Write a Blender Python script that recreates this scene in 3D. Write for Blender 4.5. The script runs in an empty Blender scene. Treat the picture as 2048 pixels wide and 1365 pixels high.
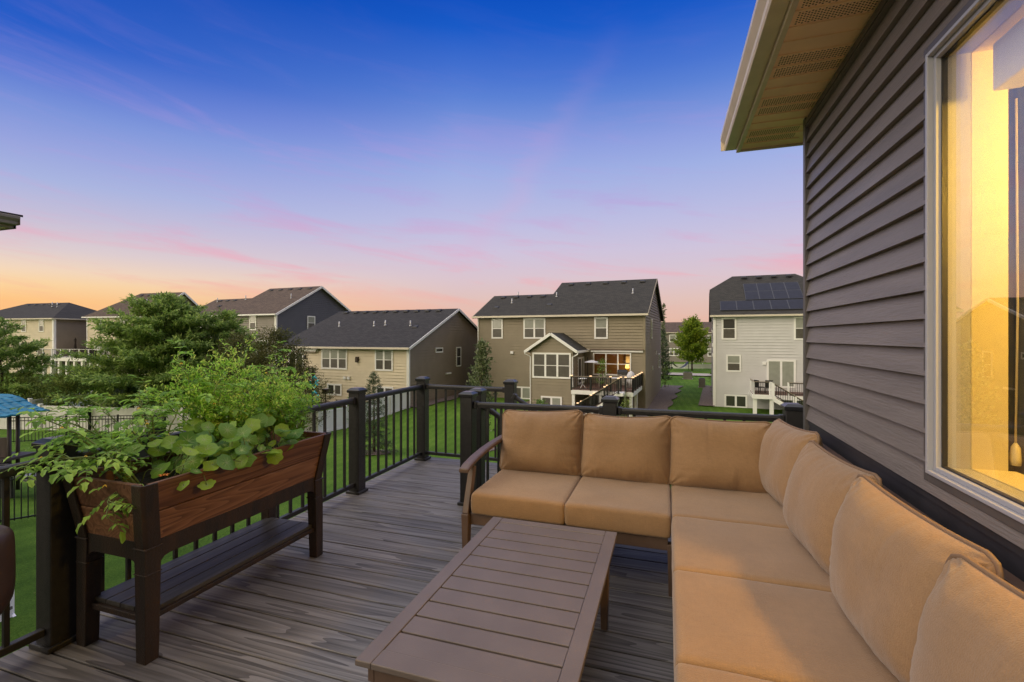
import bpy, bmesh, math, random
import numpy as np
from mathutils import Vector, Matrix, noise

R = math.radians
SC = bpy.context.scene
COL = SC.collection

# ------------------------------------------------------------------ camera
YAW = 18.27
cd = bpy.data.cameras.new('camera'); cam = bpy.data.objects.new('camera', cd); COL.objects.link(cam)
cd.sensor_width = 36; cd.lens = 16.61; cd.shift_y = -9.5 / 2048
cd.clip_start = .05; cd.clip_end = 900
cam.location = (0, 0, 1.5); cam.rotation_euler = (R(90), 0, R(YAW)); SC.camera = cam
SC.view_settings.view_transform = 'Standard'; SC.view_settings.look = 'None'
SC.view_settings.exposure = 0; SC.view_settings.gamma = 1
SC.cycles.max_bounces = 6; SC.cycles.use_denoising = True; SC.cycles.denoising_prefilter = 'NONE'; SC.cycles.use_light_tree = False; SC.cycles.sample_clamp_indirect = 4


def lin(r, g, b):
    f = lambda c: ((c / 255 + .055) / 1.055) ** 2.4 if c > 10.3 else c / 255 / 12.92
    return (f(r), f(g), f(b), 1)


# ------------------------------------------------------------------ dusk sky
W = bpy.data.worlds.new('World'); SC.world = W; W.use_nodes = True
nt = W.node_tree; N = nt.nodes; L = nt.links


def nd(t, kind, **kw):
    n = t.nodes.new(kind)
    for k, v in kw.items(): setattr(n, k, v)
    return n


def mth(t, op, a, b=None, clamp=False):
    n = nd(t, 'ShaderNodeMath', operation=op); n.use_clamp = clamp
    for i, v in enumerate((a, b)):
        if v is None: continue
        if isinstance(v, (int, float)): n.inputs[i].default_value = v
        else: t.links.new(v, n.inputs[i])
    return n.outputs[0]


def mix(t, f, a, b):
    n = nd(t, 'ShaderNodeMix', data_type='RGBA')
    for s, v in ((0, f), (6, a), (7, b)):
        if isinstance(v, (int, float)): n.inputs[s].default_value = v
        elif isinstance(v, tuple): n.inputs[s].default_value = v
        else: t.links.new(v, n.inputs[s])
    return n.outputs[2]


def ramp(t, f, stops, interp='LINEAR'):
    n = nd(t, 'ShaderNodeValToRGB'); e = n.color_ramp; e.interpolation = interp
    while len(e.elements) < len(stops): e.elements.new(.5)
    for el, (p, c) in zip(e.elements, stops): el.position = p; el.color = c
    if f is not None: t.links.new(f, n.inputs[0])
    return n.outputs[0]


bg = N['Background']
tc = nd(nt, 'ShaderNodeTexCoord'); sep = nd(nt, 'ShaderNodeSeparateXYZ'); L.new(tc.outputs['Generated'], sep.inputs[0])
dx, dy, dz = sep.outputs
# elevation as sine, azimuth factor: 1 toward the sunset (left of the view), 0 away from it
ga = R(YAW + 70)
az = mth(nt, 'ADD', mth(nt, 'MULTIPLY', dx, -math.sin(ga)), mth(nt, 'MULTIPLY', dy, math.cos(ga)))
az = mth(nt, 'DIVIDE', az, mth(nt, 'SQRT', mth(nt, 'MAXIMUM', mth(nt, 'SUBTRACT', 1.0, mth(nt, 'MULTIPLY', dz, dz)), .05)))
azf = mth(nt, 'MULTIPLY', mth(nt, 'SUBTRACT', az, .45), 2.1, True)
ZEN = (1.28, 1.26, 1.42, 1)                                # bright fill added to the unseen sky overhead to light the deck
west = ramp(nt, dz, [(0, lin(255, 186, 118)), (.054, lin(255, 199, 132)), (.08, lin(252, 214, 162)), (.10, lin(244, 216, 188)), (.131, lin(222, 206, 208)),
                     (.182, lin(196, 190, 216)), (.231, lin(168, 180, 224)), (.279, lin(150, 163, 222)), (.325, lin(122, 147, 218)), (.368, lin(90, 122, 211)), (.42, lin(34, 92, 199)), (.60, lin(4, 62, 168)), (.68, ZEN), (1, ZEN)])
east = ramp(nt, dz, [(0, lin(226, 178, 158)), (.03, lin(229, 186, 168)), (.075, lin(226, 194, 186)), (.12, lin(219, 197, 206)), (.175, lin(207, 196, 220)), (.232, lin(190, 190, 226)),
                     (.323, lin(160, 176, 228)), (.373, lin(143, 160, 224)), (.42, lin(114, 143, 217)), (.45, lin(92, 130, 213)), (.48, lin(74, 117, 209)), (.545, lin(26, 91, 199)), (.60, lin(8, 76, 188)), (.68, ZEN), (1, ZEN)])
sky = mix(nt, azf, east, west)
# soft pink streaks of high cloud
ang = mth(nt, 'ARCTAN2', dx, dy)
cv = nd(nt, 'ShaderNodeCombineXYZ')
L.new(mth(nt, 'ADD', mth(nt, 'MULTIPLY', ang, 3.4), mth(nt, 'MULTIPLY', dz, 4.0)), cv.inputs[0])
L.new(mth(nt, 'ADD', mth(nt, 'MULTIPLY', dz, 22.0), mth(nt, 'MULTIPLY', ang, 1.8)), cv.inputs[1])
nz = nd(nt, 'ShaderNodeTexNoise'); nz.inputs['Scale'].default_value = 1.0; nz.inputs['Detail'].default_value = 9
nz.inputs['Roughness'].default_value = .6; nz.inputs['Distortion'].default_value = .5
L.new(cv.outputs[0], nz.inputs['Vector'])
cl = ramp(nt, nz.outputs['Fac'], [(.47, (0, 0, 0, 1)), (.70, (1, 1, 1, 1))], 'EASE')
band = ramp(nt, dz, [(.02, (.15, .15, .15, 1)), (.10, (.75, .75, .75, 1)), (.26, (.5, .5, .5, 1)), (.46, (.06, .06, .06, 1)), (.6, (0, 0, 0, 1))])
cf = mth(nt, 'MULTIPLY', mth(nt, 'MULTIPLY', cl, band), .8)
ccol = ramp(nt, dz, [(.05, lin(250, 168, 140)), (.14, lin(240, 168, 186)), (.28, lin(186, 152, 218))])
sky = mix(nt, cf, sky, ccol)
# one long faint streak rising to the right
sx_ = mth(nt, 'SUBTRACT', mth(nt, 'ADD', ang, .344), mth(nt, 'MULTIPLY', mth(nt, 'SUBTRACT', dz, .257), .856))
sx_ = mth(nt, 'ADD', sx_, mth(nt, 'MULTIPLY', mth(nt, 'SUBTRACT', nz.outputs['Fac'], .5), .16))
stk = mth(nt, 'POWER', 2.718, mth(nt, 'MULTIPLY', mth(nt, 'MULTIPLY', sx_, sx_), -900.0))
stk = mth(nt, 'MULTIPLY', stk, ramp(nt, dz, [(.12, (0, 0, 0, 1)), (.22, (.17, .17, .17, 1)), (.36, (.10, .10, .10, 1)), (.56, (0, 0, 0, 1))]))
sky = mix(nt, stk, sky, lin(226, 166, 206))
# unseen sky behind the camera: an even warm fill, added for its light
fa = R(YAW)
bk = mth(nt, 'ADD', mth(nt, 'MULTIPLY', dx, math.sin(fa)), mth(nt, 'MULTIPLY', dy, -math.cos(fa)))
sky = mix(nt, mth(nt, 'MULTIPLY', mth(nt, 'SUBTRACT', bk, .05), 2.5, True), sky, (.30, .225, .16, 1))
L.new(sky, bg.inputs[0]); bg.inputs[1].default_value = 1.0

# ------------------------------------------------------------------ sun: the wide afterglow, low, left and behind
sl = bpy.data.lights.new('sun', 'SUN'); sl.energy = 2.6; sl.angle = R(60); sl.color = (1, .87, .66)
so = bpy.data.objects.new('sun', sl); COL.objects.link(so)
so.rotation_euler = Vector((.60, .66, -.46)).to_track_quat('-Z', 'Y').to_euler()

# ------------------------------------------------------------------ helpers
OFF = {}
FROT = {}


def link(o, parent=None):
    COL.objects.link(o)
    if parent is not None: o.parent = parent
    return o


def tag(o, label=None, cat=None, group=None, kind=None):
    if label: o['label'] = label
    if cat: o['category'] = cat
    if group: o['group'] = group
    if kind: o['kind'] = kind
    return o


def thing(name, label, cat, loc, fr=0.0, group=None):
    """An Empty at a thing's base. loc is in a frame turned by fr degrees round the camera's foot."""
    o = link(bpy.data.objects.new(name, None)); o.empty_display_size = .2
    v = Vector(loc); OFF[o.name] = v
    o.location = Matrix.Rotation(R(fr), 4, 'Z') @ v; o.rotation_euler = (0, 0, R(fr))
    return tag(o, label, cat, group)


class MB:
    def __init__(s): s.v = []; s.f = []; s.mi = []; s.cur = 0

    def add(s, vs, fs):
        b = len(s.v); s.v += [tuple(p) for p in vs]
        for f in fs: s.f.append([b + i for i in f]); s.mi.append(s.cur)
        return s

    def quad(s, *p): return s.add(p, [list(range(len(p)))])

    def box(s, x0, x1, y0, y1, z0, z1, m=None):
        vs = [Vector((x, y, z)) for z in (z0, z1) for y in (y0, y1) for x in (x0, x1)]
        if m is not None: vs = [m @ p for p in vs]
        return s.add(vs, [(0, 2, 3, 1), (4, 5, 7, 6), (0, 1, 5, 4), (2, 6, 7, 3), (0, 4, 6, 2), (1, 3, 7, 5)])

    def bar(s, a, b, w, h, up=(0, 0, 1), w2=None, h2=None):
        """box from a to b, section w (sideways) by h (along up), tapering to w2, h2"""
        a = Vector(a); b = Vector(b); d = (b - a).normalized(); sd = d.cross(Vector(up)).normalized(); u = sd.cross(d)
        w2 = w if w2 is None else w2; h2 = h if h2 is None else h2
        vs = [p + sd * ww / 2 * i + u * hh / 2 * j for p, ww, hh in ((a, w, h), (b, w2, h2)) for i, j in ((-1, -1), (1, -1), (1, 1), (-1, 1))]
        return s.add(vs, [(3, 2, 1, 0), (4, 5, 6, 7), (0, 1, 5, 4), (1, 2, 6, 5), (2, 3, 7, 6), (3, 0, 4, 7)])

    def tube(s, pts, r, n=6, cap=True, closed=False):
        pts = [Vector(p) for p in pts]; k = len(pts); rr = r if isinstance(r, (list, tuple)) else [r] * k
        rings = []; ref = None
        for i, p in enumerate(pts):
            if closed: t = pts[(i + 1) % k] - pts[i - 1]
            else: t = pts[min(i + 1, k - 1)] - pts[max(i - 1, 0)]
            if t.length < 1e-9: t = Vector((0, 0, 1))
            t.normalize()
            if ref is None: ref = t.orthogonal().normalized()
            ref = ref - t * ref.dot(t)
            if ref.length < 1e-6: ref = t.orthogonal()
            ref.normalize(); q = t.cross(ref)
            rings.append([p + (ref * math.cos(2 * math.pi * j / n) + q * math.sin(2 * math.pi * j / n)) * rr[i] for j in range(n)])
        vs = [p for rg in rings for p in rg]; fs = []
        for i in range(k if closed else k - 1):
            i2 = (i + 1) % k
            for j in range(n): fs.append((i * n + j, i * n + (j + 1) % n, i2 * n + (j + 1) % n, i2 * n + j))
        if cap and not closed: fs += [tuple(reversed(range(n))), tuple(range((k - 1) * n, k * n))]
        return s.add(vs, fs)

    def lathe(s, c, prof, n=16, m=None):
        vs = []; fs = []
        for (r, z) in prof:
            for j in range(n):
                a = 2 * math.pi * j / n; p = Vector((c[0] + r * math.cos(a), c[1] + r * math.sin(a), c[2] + z)); vs.append(m @ p if m else p)
        for i in range(len(prof) - 1):
            for j in range(n): fs.append((i * n + j, i * n + (j + 1) % n, (i + 1) * n + (j + 1) % n, (i + 1) * n + j))
        fs += [tuple(reversed(range(n))), tuple(range((len(prof) - 1) * n, len(prof) * n))]
        return s.add(vs, fs)

    def prism(s, poly, vec):
        """closed polygon (3D points) pushed along vec"""
        vec = Vector(vec); n = len(poly); vs = [Vector(p) for p in poly]; vs += [p + vec for p in vs]
        fs = [tuple(reversed(range(n))), tuple(range(n, 2 * n))] + [(i, (i + 1) % n, n + (i + 1) % n, n + i) for i in range(n)]
        return s.add(vs, fs)

    def slab(s, poly, t):
        n = len(poly); vs = [Vector(p) for p in poly]; vs += [p - Vector((0, 0, t)) for p in vs]
        fs = [tuple(range(n)), tuple(reversed(range(n, 2 * n)))] + [((i + 1) % n, i, n + i, n + (i + 1) % n) for i in range(n)]
        return s.add(vs, fs)

    def build(s, name, mat, parent=None, smooth=False, bevel=0, seg=2, autosm=None):
        off = OFF.get(parent.name, Vector((0, 0, 0))) if parent is not None else Vector((0, 0, 0))
        me = bpy.data.meshes.new(name)
        v = [(p[0] - off[0], p[1] - off[1], p[2] - off[2]) for p in s.v]
        me.from_pydata(v, [], s.f)
        for m in (mat if isinstance(mat, (list, tuple)) else [mat]): me.materials.append(m)
        if any(s.mi): me.polygons.foreach_set('material_index', s.mi)
        if smooth: me.polygons.foreach_set('use_smooth', [True] * len(me.polygons))
        me.update()
        o = link(bpy.data.objects.new(name, me), parent); OFF[o.name] = off
        if bevel:
            b = o.modifiers.new('bevel', 'BEVEL'); b.width = bevel; b.segments = seg; b.limit_method = 'ANGLE'; b.angle_limit = R(35)
        return o


def solo(mb, name, mat, label, cat, loc, fr=0.0, group=None, **kw):
    """a thing that is one mesh, its origin at loc"""
    off = Vector(loc); me = bpy.data.meshes.new(name)
    me.from_pydata([tuple(Vector(q) - off) for q in mb.v], [], mb.f)
    for m in (mat if isinstance(mat, (list, tuple)) else [mat]): me.materials.append(m)
    if any(mb.mi): me.polygons.foreach_set('material_index', mb.mi)
    if kw.get('smooth'): me.polygons.foreach_set('use_smooth', [True] * len(me.polygons))
    o = link(bpy.data.objects.new(name, me)); OFF[o.name] = off
    o.location = Matrix.Rotation(R(fr), 4, 'Z') @ off; o.rotation_euler = (0, 0, R(fr))
    if kw.get('bevel'):
        b = o.modifiers.new('bevel', 'BEVEL'); b.width = kw['bevel']; b.segments = 2; b.limit_method = 'ANGLE'; b.angle_limit = R(35)
    if label: tag(o, label, cat, group)
    return o


# ------------------------------------------------------------------ materials
def mat(name, col, rough=.6, var=.0, vscale=6., vstretch=(1, 1, 1), bump=0., bscale=60., bstretch=(1, 1, 1), metal=0., spec=.5,
        island=.0, sheen=0., emit=None, estr=0., col2=None, detail=4.):
    m = bpy.data.materials.new(name); m.use_nodes = True; t = m.node_tree; b = t.nodes['Principled BSDF']
    b.inputs['Roughness'].default_value = rough; b.inputs['Metallic'].default_value = metal
    b.inputs['Specular IOR Level'].default_value = spec
    c = tuple(col) + (1,) if len(col) == 3 else tuple(col)
    b.inputs['Base Color'].default_value = c
    tcn = nd(t, 'ShaderNodeTexCoord')
    out = None
    if var or col2:
        mp = nd(t, 'ShaderNodeMapping'); mp.inputs['Scale'].default_value = vstretch; t.links.new(tcn.outputs['Object'], mp.inputs[0])
        n = nd(t, 'ShaderNodeTexNoise'); n.inputs['Scale'].default_value = vscale; n.inputs['Detail'].default_value = detail
        t.links.new(mp.outputs[0], n.inputs['Vector'])
        c2 = col2 if col2 else tuple(x * (1 - var) for x in c[:3])
        c1 = c[:3] if col2 else tuple(min(1, x * (1 + var)) for x in c[:3])
        out = ramp(t, n.outputs['Fac'], [(.3, tuple(c2[:3]) + (1,)), (.7, tuple(c1) + (1,))])
    if island:
        g = nd(t, 'ShaderNodeNewGeometry'); hs = nd(t, 'ShaderNodeHueSaturation')
        t.links.new(mth(t, 'ADD', mth(t, 'MULTIPLY', g.outputs['Random Per Island'], 2 * island), 1 - island), hs.inputs['Value'])
        if out is not None: t.links.new(out, hs.inputs['Color'])
        else: hs.inputs['Color'].default_value = c
        out = hs.outputs[0]
    if out is not None: t.links.new(out, b.inputs['Base Color'])
    if bump:
        mp = nd(t, 'ShaderNodeMapping'); mp.inputs['Scale'].default_value = bstretch; t.links.new(tcn.outputs['Object'], mp.inputs[0])
        n = nd(t, 'ShaderNodeTexNoise'); n.inputs['Scale'].default_value = bscale; n.inputs['Detail'].default_value = 5
        t.links.new(mp.outputs[0], n.inputs['Vector'])
        bp = nd(t, 'ShaderNodeBump'); bp.inputs['Strength'].default_value = bump; bp.inputs['Distance'].default_value = .01
        t.links.new(n.outputs['Fac'], bp.inputs['Height']); t.links.new(bp.outputs[0], b.inputs['Normal'])
    if sheen: b.inputs['Sheen Weight'].default_value = sheen
    if emit:
        b.inputs['Emission Color'].default_value = tuple(emit) + (1,); b.inputs['Emission Strength'].default_value = estr
    return m


def leafmat(name, a, b_, c_, trans=.35, rough=.5):
    """leaves: each leaf its own tone between three greens, light shines through"""
    m = bpy.data.materials.new(name); m.use_nodes = True; t = m.node_tree; p = t.nodes['Principled BSDF']
    g = nd(t, 'ShaderNodeNewGeometry')
    tcn = nd(t, 'ShaderNodeTexCoord'); n = nd(t, 'ShaderNodeTexNoise'); n.inputs['Scale'].default_value = 1.3
    t.links.new(tcn.outputs['Object'], n.inputs['Vector'])
    f = mth(t, 'ADD', mth(t, 'MULTIPLY', g.outputs['Random Per Island'], .6), mth(t, 'MULTIPLY', n.outputs['Fac'], .5))
    col = ramp(t, f, [(.2, tuple(a) + (1,)), (.55, tuple(b_) + (1,)), (.9, tuple(c_) + (1,))])
    t.links.new(col, p.inputs['Base Color']); p.inputs['Roughness'].default_value = rough
    p.inputs['Specular IOR Level'].default_value = .3
    tr = nd(t, 'ShaderNodeBsdfTranslucent'); t.links.new(col, tr.inputs[0])
    mx = nd(t, 'ShaderNodeMixShader'); mx.inputs[0].default_value = min(.5, trans + .1)
    t.links.new(p.outputs[0], mx.inputs[1]); t.links.new(tr.outputs[0], mx.inputs[2])
    t.links.new(mx.outputs[0], t.nodes['Material Output'].inputs[0])
    return m


def glass(name, tint=(1, 1, 1), ior=1.5, boost=0.):
    m = bpy.data.materials.new(name); m.use_nodes = True; t = m.node_tree; t.nodes.remove(t.nodes['Principled BSDF'])
    lw = nd(t, 'ShaderNodeLayerWeight'); lw.inputs[0].default_value = .5
    fr = mth(t, 'ADD', mth(t, 'MULTIPLY', mth(t, 'POWER', lw.outputs['Facing'], 3.0), .9), .06 + boost, True)
    a = nd(t, 'ShaderNodeBsdfTransparent'); a.inputs[0].default_value = tuple(tint) + (1,)
    g = nd(t, 'ShaderNodeBsdfGlossy'); g.inputs['Roughness'].default_value = .0
    mx = nd(t, 'ShaderNodeMixShader'); t.links.new(fr, mx.inputs[0])
    t.links.new(a.outputs[0], mx.inputs[1]); t.links.new(g.outputs[0], mx.inputs[2])
    t.links.new(mx.outputs[0], t.nodes['Material Output'].inputs[0])
    return m


def shingle(name, a, b_):
    m = bpy.data.materials.new(name); m.use_nodes = True; t = m.node_tree; p = t.nodes['Principled BSDF']
    p.inputs['Roughness'].default_value = .9
    tcn = nd(t, 'ShaderNodeTexCoord'); sp = nd(t, 'ShaderNodeSeparateXYZ'); t.links.new(tcn.outputs['Object'], sp.inputs[0])
    cb = nd(t, 'ShaderNodeCombineXYZ')
    t.links.new(mth(t, 'ADD', sp.outputs[0], mth(t, 'MULTIPLY', sp.outputs[1], .35)), cb.inputs[0])
    t.links.new(mth(t, 'MULTIPLY', sp.outputs[2], 2.2), cb.inputs[1])
    br = nd(t, 'ShaderNodeTexBrick'); br.inputs['Scale'].default_value = 1.0; br.inputs['Brick Width'].default_value = .34
    br.inputs['Row Height'].default_value = .15; br.inputs['Mortar Size'].default_value = .012
    br.inputs['Color1'].default_value = tuple(a) + (1,); br.inputs['Color2'].default_value = tuple(b_) + (1,)
    br.inputs['Mortar'].default_value = tuple(x * .55 for x in a) + (1,); br.offset_frequency = 2
    t.links.new(cb.outputs[0], br.inputs['Vector'])
    n = nd(t, 'ShaderNodeTexNoise'); n.inputs['Scale'].default_value = 9; n.inputs['Detail'].default_value = 6
    t.links.new(tcn.outputs['Object'], n.inputs['Vector'])
    hs = nd(t, 'ShaderNodeHueSaturation'); t.links.new(br.outputs['Color'], hs.inputs['Color'])
    t.links.new(mth(t, 'ADD', mth(t, 'MULTIPLY', n.outputs['Fac'], 1.1), .45), hs.inputs['Value'])
    t.links.new(hs.outputs[0], p.inputs['Base Color'])
    bp = nd(t, 'ShaderNodeBump'); bp.inputs['Strength'].default_value = .4; bp.inputs['Distance'].default_value = .02
    t.links.new(n.outputs['Fac'], bp.inputs['Height']); t.links.new(bp.outputs[0], p.inputs['Normal'])
    return m


def plank_mat(name, a, b_, c_, axis=0, rough=.55, ring=18., stretch=.05, island=.2, bump=.25, spec=.5, wsc=3.):
    """long wood grain running along the axis"""
    m = bpy.data.materials.new(name); m.use_nodes = True; t = m.node_tree; p = t.nodes['Principled BSDF']
    p.inputs['Roughness'].default_value = rough; p.inputs['Specular IOR Level'].default_value = spec
    tcn = nd(t, 'ShaderNodeTexCoord'); g = nd(t, 'ShaderNodeNewGeometry')
    mp = nd(t, 'ShaderNodeMapping'); sc = [1, 1, 1]; sc[axis] = stretch; mp.inputs['Scale'].default_value = sc
    t.links.new(tcn.outputs['Object'], mp.inputs[0])
    va = nd(t, 'ShaderNodeVectorMath', operation='ADD'); t.links.new(mp.outputs[0], va.inputs[0])
    cm = nd(t, 'ShaderNodeCombineXYZ'); off = mth(t, 'MULTIPLY', g.outputs['Random Per Island'], 37.)
    for i in range(3): t.links.new(off, cm.inputs[i])
    t.links.new(cm.outputs[0], va.inputs[1])
    n1 = nd(t, 'ShaderNodeTexNoise'); n1.inputs['Scale'].default_value = wsc; n1.inputs['Detail'].default_value = 2
    t.links.new(va.outputs[0], n1.inputs['Vector'])
    rings = mth(t, 'FRACT', mth(t, 'MULTIPLY', n1.outputs['Fac'], ring))
    n2 = nd(t, 'ShaderNodeTexNoise'); n2.inputs['Scale'].default_value = 70; n2.inputs['Detail'].default_value = 4
    mp2 = nd(t, 'ShaderNodeMapping'); sc2 = [1, 1, 1]; sc2[axis] = min(stretch, .03); mp2.inputs['Scale'].default_value = sc2; t.links.new(tcn.outputs['Object'], mp2.inputs[0])
    va2 = nd(t, 'ShaderNodeVectorMath', operation='ADD'); t.links.new(mp2.outputs[0], va2.inputs[0]); t.links.new(cm.outputs[0], va2.inputs[1]); t.links.new(va2.outputs[0], n2.inputs['Vector'])
    f = mth(t, 'ADD', mth(t, 'MULTIPLY', rings, .45), mth(t, 'MULTIPLY', n2.outputs['Fac'], .75))
    col = ramp(t, f, [(.3, tuple(a) + (1,)), (.6, tuple(b_) + (1,)), (.95, tuple(c_) + (1,))])
    hs = nd(t, 'ShaderNodeHueSaturation'); t.links.new(col, hs.inputs['Color'])
    t.links.new(mth(t, 'ADD', mth(t, 'MULTIPLY', g.outputs['Random Per Island'], 2 * island), 1 - island), hs.inputs['Value'])
    t.links.new(hs.outputs[0], p.inputs['Base Color'])
    bp = nd(t, 'ShaderNodeBump'); bp.inputs['Strength'].default_value = bump; bp.inputs['Distance'].default_value = .004
    t.links.new(f, bp.inputs['Height']); t.links.new(bp.outputs[0], p.inputs['Normal'])
    return m


M = {}
M['white'] = mat('white_vinyl', (.90, .90, .90), .45, var=.04, vscale=2)
M['cream'] = mat('cream_trim', (.66, .58, .46), .5, var=.05, vscale=2)
M['black'] = mat('black_powder_coat', (.016, .0155, .0155), .42, var=.25, vscale=30, bump=.25, bscale=420)
M['blackgloss'] = mat('black_cap', (.018, .019, .021), .28, var=.2, vscale=12)
M['beige'] = mat('beige_siding', (.56, .45, .315), .6, var=.05, vscale=1.2)
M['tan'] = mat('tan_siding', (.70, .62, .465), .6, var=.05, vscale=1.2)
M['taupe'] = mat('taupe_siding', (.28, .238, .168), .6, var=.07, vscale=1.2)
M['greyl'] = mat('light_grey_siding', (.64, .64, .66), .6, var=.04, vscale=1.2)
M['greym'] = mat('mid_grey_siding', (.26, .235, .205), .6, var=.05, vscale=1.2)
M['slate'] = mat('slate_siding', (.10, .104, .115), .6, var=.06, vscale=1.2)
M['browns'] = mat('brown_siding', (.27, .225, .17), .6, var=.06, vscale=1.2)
M['house'] = mat('dark_grey_siding', (.168, .146, .130), .45, spec=.32, var=.14, vscale=5, vstretch=(1, .25, 2.5), bump=.30, bscale=26, bstretch=(1, .45, 5))
M['housetrim'] = mat('dark_grey_trim', (.085, .078, .075), .45, var=.12, vscale=8)
M['skirt'] = mat('flashing', (.030, .029, .033), .5, var=.2, vscale=7, bump=.06, bscale=20)
M['rf_black'] = shingle('black_shingles', (.022, .021, .022), (.040, .038, .038))
M['rf_dark'] = shingle('dark_shingles', (.028, .027, .023), (.050, .047, .039))
M['rf_brown'] = shingle('brown_shingles', (.080, .056, .042), (.135, .097, .072))
M['gut'] = mat('cream_gutter', (.70, .64, .53), .4, var=.04)
M['soffit'] = mat('almond_soffit', (.92, .63, .37), .5, var=.06, vscale=6, bump=.05, bscale=30)
M['soffhole'] = mat('soffit_slots', (.05, .036, .022), .8)
M['gutter'] = mat('almond_gutter', (.60, .50, .36), .35, var=.08, vscale=8)
M['pane'] = mat('window_glass', (.055, .055, .05), .06, spec=.8)
M['paneg'] = mat('window_glass_with_blind', (.33, .345, .31), .12, var=.08, vscale=3, spec=.8)
M['screen'] = mat('insect_screen', (.10, .092, .08), .35, var=.15, vscale=4)
M['gl'] = glass('clear_glass', (.96, .97, .96))
M['glbig'] = glass('window_glass_clear', (.97, .98, .97), 1.5, .02)
M['metal'] = mat('vent_pipe', (.55, .55, .55), .4, metal=.6)
M['vent'] = mat('roof_vent', (.025, .025, .026), .6)
M['cush'] = mat('tan_cushion_fabric', (.276, .161, .073), .85, var=.08, vscale=4, bump=.3, bscale=240, sheen=.25, detail=8.)
t = M['cush'].node_tree; hs = nd(t, 'ShaderNodeHueSaturation'); pb = t.nodes['Principled BSDF']; old = pb.inputs['Base Color'].links[0].from_socket; tcn = nd(t, 'ShaderNodeTexCoord'); acc = None
for st in ((260, 30, 30), (30, 260, 30), (30, 30, 260)):        # slubby threads of the weave
    mp = nd(t, 'ShaderNodeMapping'); mp.inputs['Scale'].default_value = st; t.links.new(tcn.outputs['Object'], mp.inputs[0])
    n = nd(t, 'ShaderNodeTexNoise'); n.inputs['Scale'].default_value = 1.0; n.inputs['Detail'].default_value = 2; t.links.new(mp.outputs[0], n.inputs['Vector'])
    acc = n.outputs['Fac'] if acc is None else mth(t, 'ADD', acc, n.outputs['Fac'])
t.links.new(mth(t, 'ADD', mth(t, 'MULTIPLY', acc, .20), .70), hs.inputs['Value']); t.links.new(old, hs.inputs['Color']); t.links.new(hs.outputs[0], pb.inputs['Base Color'])
M['pipe'] = mat('cushion_piping', (.20, .122, .066), .8, bump=.2, bscale=300)
M['frame'] = mat('brown_sofa_frame', (.105, .066, .047), .42, var=.1, vscale=20, bump=.05, bscale=200)
M['table'] = mat('taupe_painted_table', (.125, .101, .089), .43, var=.10, vscale=5, detail=9., bump=.10, bscale=260)
M['soil'] = mat('potting_soil', (.02, .013, .009), .95, var=.5, vscale=40, bump=.8, bscale=60)
M['deck'] = plank_mat('grey_composite_board', (.070, .064, .060), (.142, .132, .124), (.225, .212, .203), 0, .5, 13., .055, .16, .45, .28, 6.)
M['shelfm'] = plank_mat('dark_shelf_board', (.034, .032, .030), (.055, .052, .049), (.08, .076, .071), 1, .45, 9., .05, .1, .15, .25)
M['wood'] = plank_mat('oiled_brown_wood', (.105, .046, .023), (.205, .094, .047), (.305, .158, .082), 1, .5, 22., .11, .25, .3, .5, 5.)
M['wood2'] = plank_mat('weathered_brown_wood', (.075, .032, .018), (.142, .064, .035), (.21, .108, .060), 1, .55, 22., .11, .2, .3, .4, 5.)
M['rust'] = mat('black_iron_with_rust', (.014, .012, .011), .5, bump=.35, bscale=120, col2=(.040, .021, .012), vscale=22, vstretch=(1, 1, .15), detail=8.)
M['mulch'] = mat('river_rock', (.19, .148, .122), .9, var=.6, vscale=22, bump=1., bscale=28)
M['conc'] = mat('concrete', (.42, .38, .34), .8, var=.1, vscale=3)
M['bark'] = mat('bark', (.075, .055, .04), .9, var=.4, vscale=14, vstretch=(1, 1, .2), bump=.8, bscale=30)
M['stem'] = mat('green_stem', (.13, .19, .05), .6, var=.2, vscale=30)
M['yellow'] = mat('yellow_petal', (.75, .48, .03), .6)
M['pale'] = mat('pale_vein', (.30, .42, .14), .6)

# lawn
lm = bpy.data.materials.new('lawn'); lm.use_nodes = True; t = lm.node_tree; p = t.nodes['Principled BSDF']; p.inputs['Roughness'].default_value = .8
p.inputs['Specular IOR Level'].default_value = .08
tcn = nd(t, 'ShaderNodeTexCoord')
n1 = nd(t, 'ShaderNodeTexNoise'); n1.inputs['Scale'].default_value = .55; n1.inputs['Detail'].default_value = 5
n2 = nd(t, 'ShaderNodeTexNoise'); n2.inputs['Scale'].default_value = 26; n2.inputs['Detail'].default_value = 6; n2.inputs['Roughness'].default_value = .75
for n in (n1, n2): t.links.new(tcn.outputs['Object'], n.inputs['Vector'])
wv = nd(t, 'ShaderNodeTexWave'); wv.inputs['Scale'].default_value = .55; wv.inputs['Distortion'].default_value = .6
mpw = nd(t, 'ShaderNodeMapping'); mpw.inputs['Rotation'].default_value = (0, 0, R(-4)); t.links.new(tcn.outputs['Object'], mpw.inputs[0])
t.links.new(mpw.outputs[0], wv.inputs['Vector'])
f = mth(t, 'ADD', mth(t, 'ADD', mth(t, 'MULTIPLY', n1.outputs['Fac'], .42), mth(t, 'MULTIPLY', n2.outputs['Fac'], .6)), mth(t, 'MULTIPLY', wv.outputs['Fac'], .05))
lc = ramp(t, f, [(.33, (.042, .096, .010, 1)), (.55, (.105, .205, .024, 1)), (.75, (.20, .31, .046, 1))])
vr = nd(t, 'ShaderNodeTexVoronoi'); vr.inputs['Scale'].default_value = 3.2; t.links.new(tcn.outputs['Object'], vr.inputs['Vector'])
t.links.new(mix(t, ramp(t, vr.outputs['Distance'], [(.03, (.8, .8, .8, 1)), (.07, (0, 0, 0, 1))]), lc, (.36, .33, .09, 1)), p.inputs['Base Color'])
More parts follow.
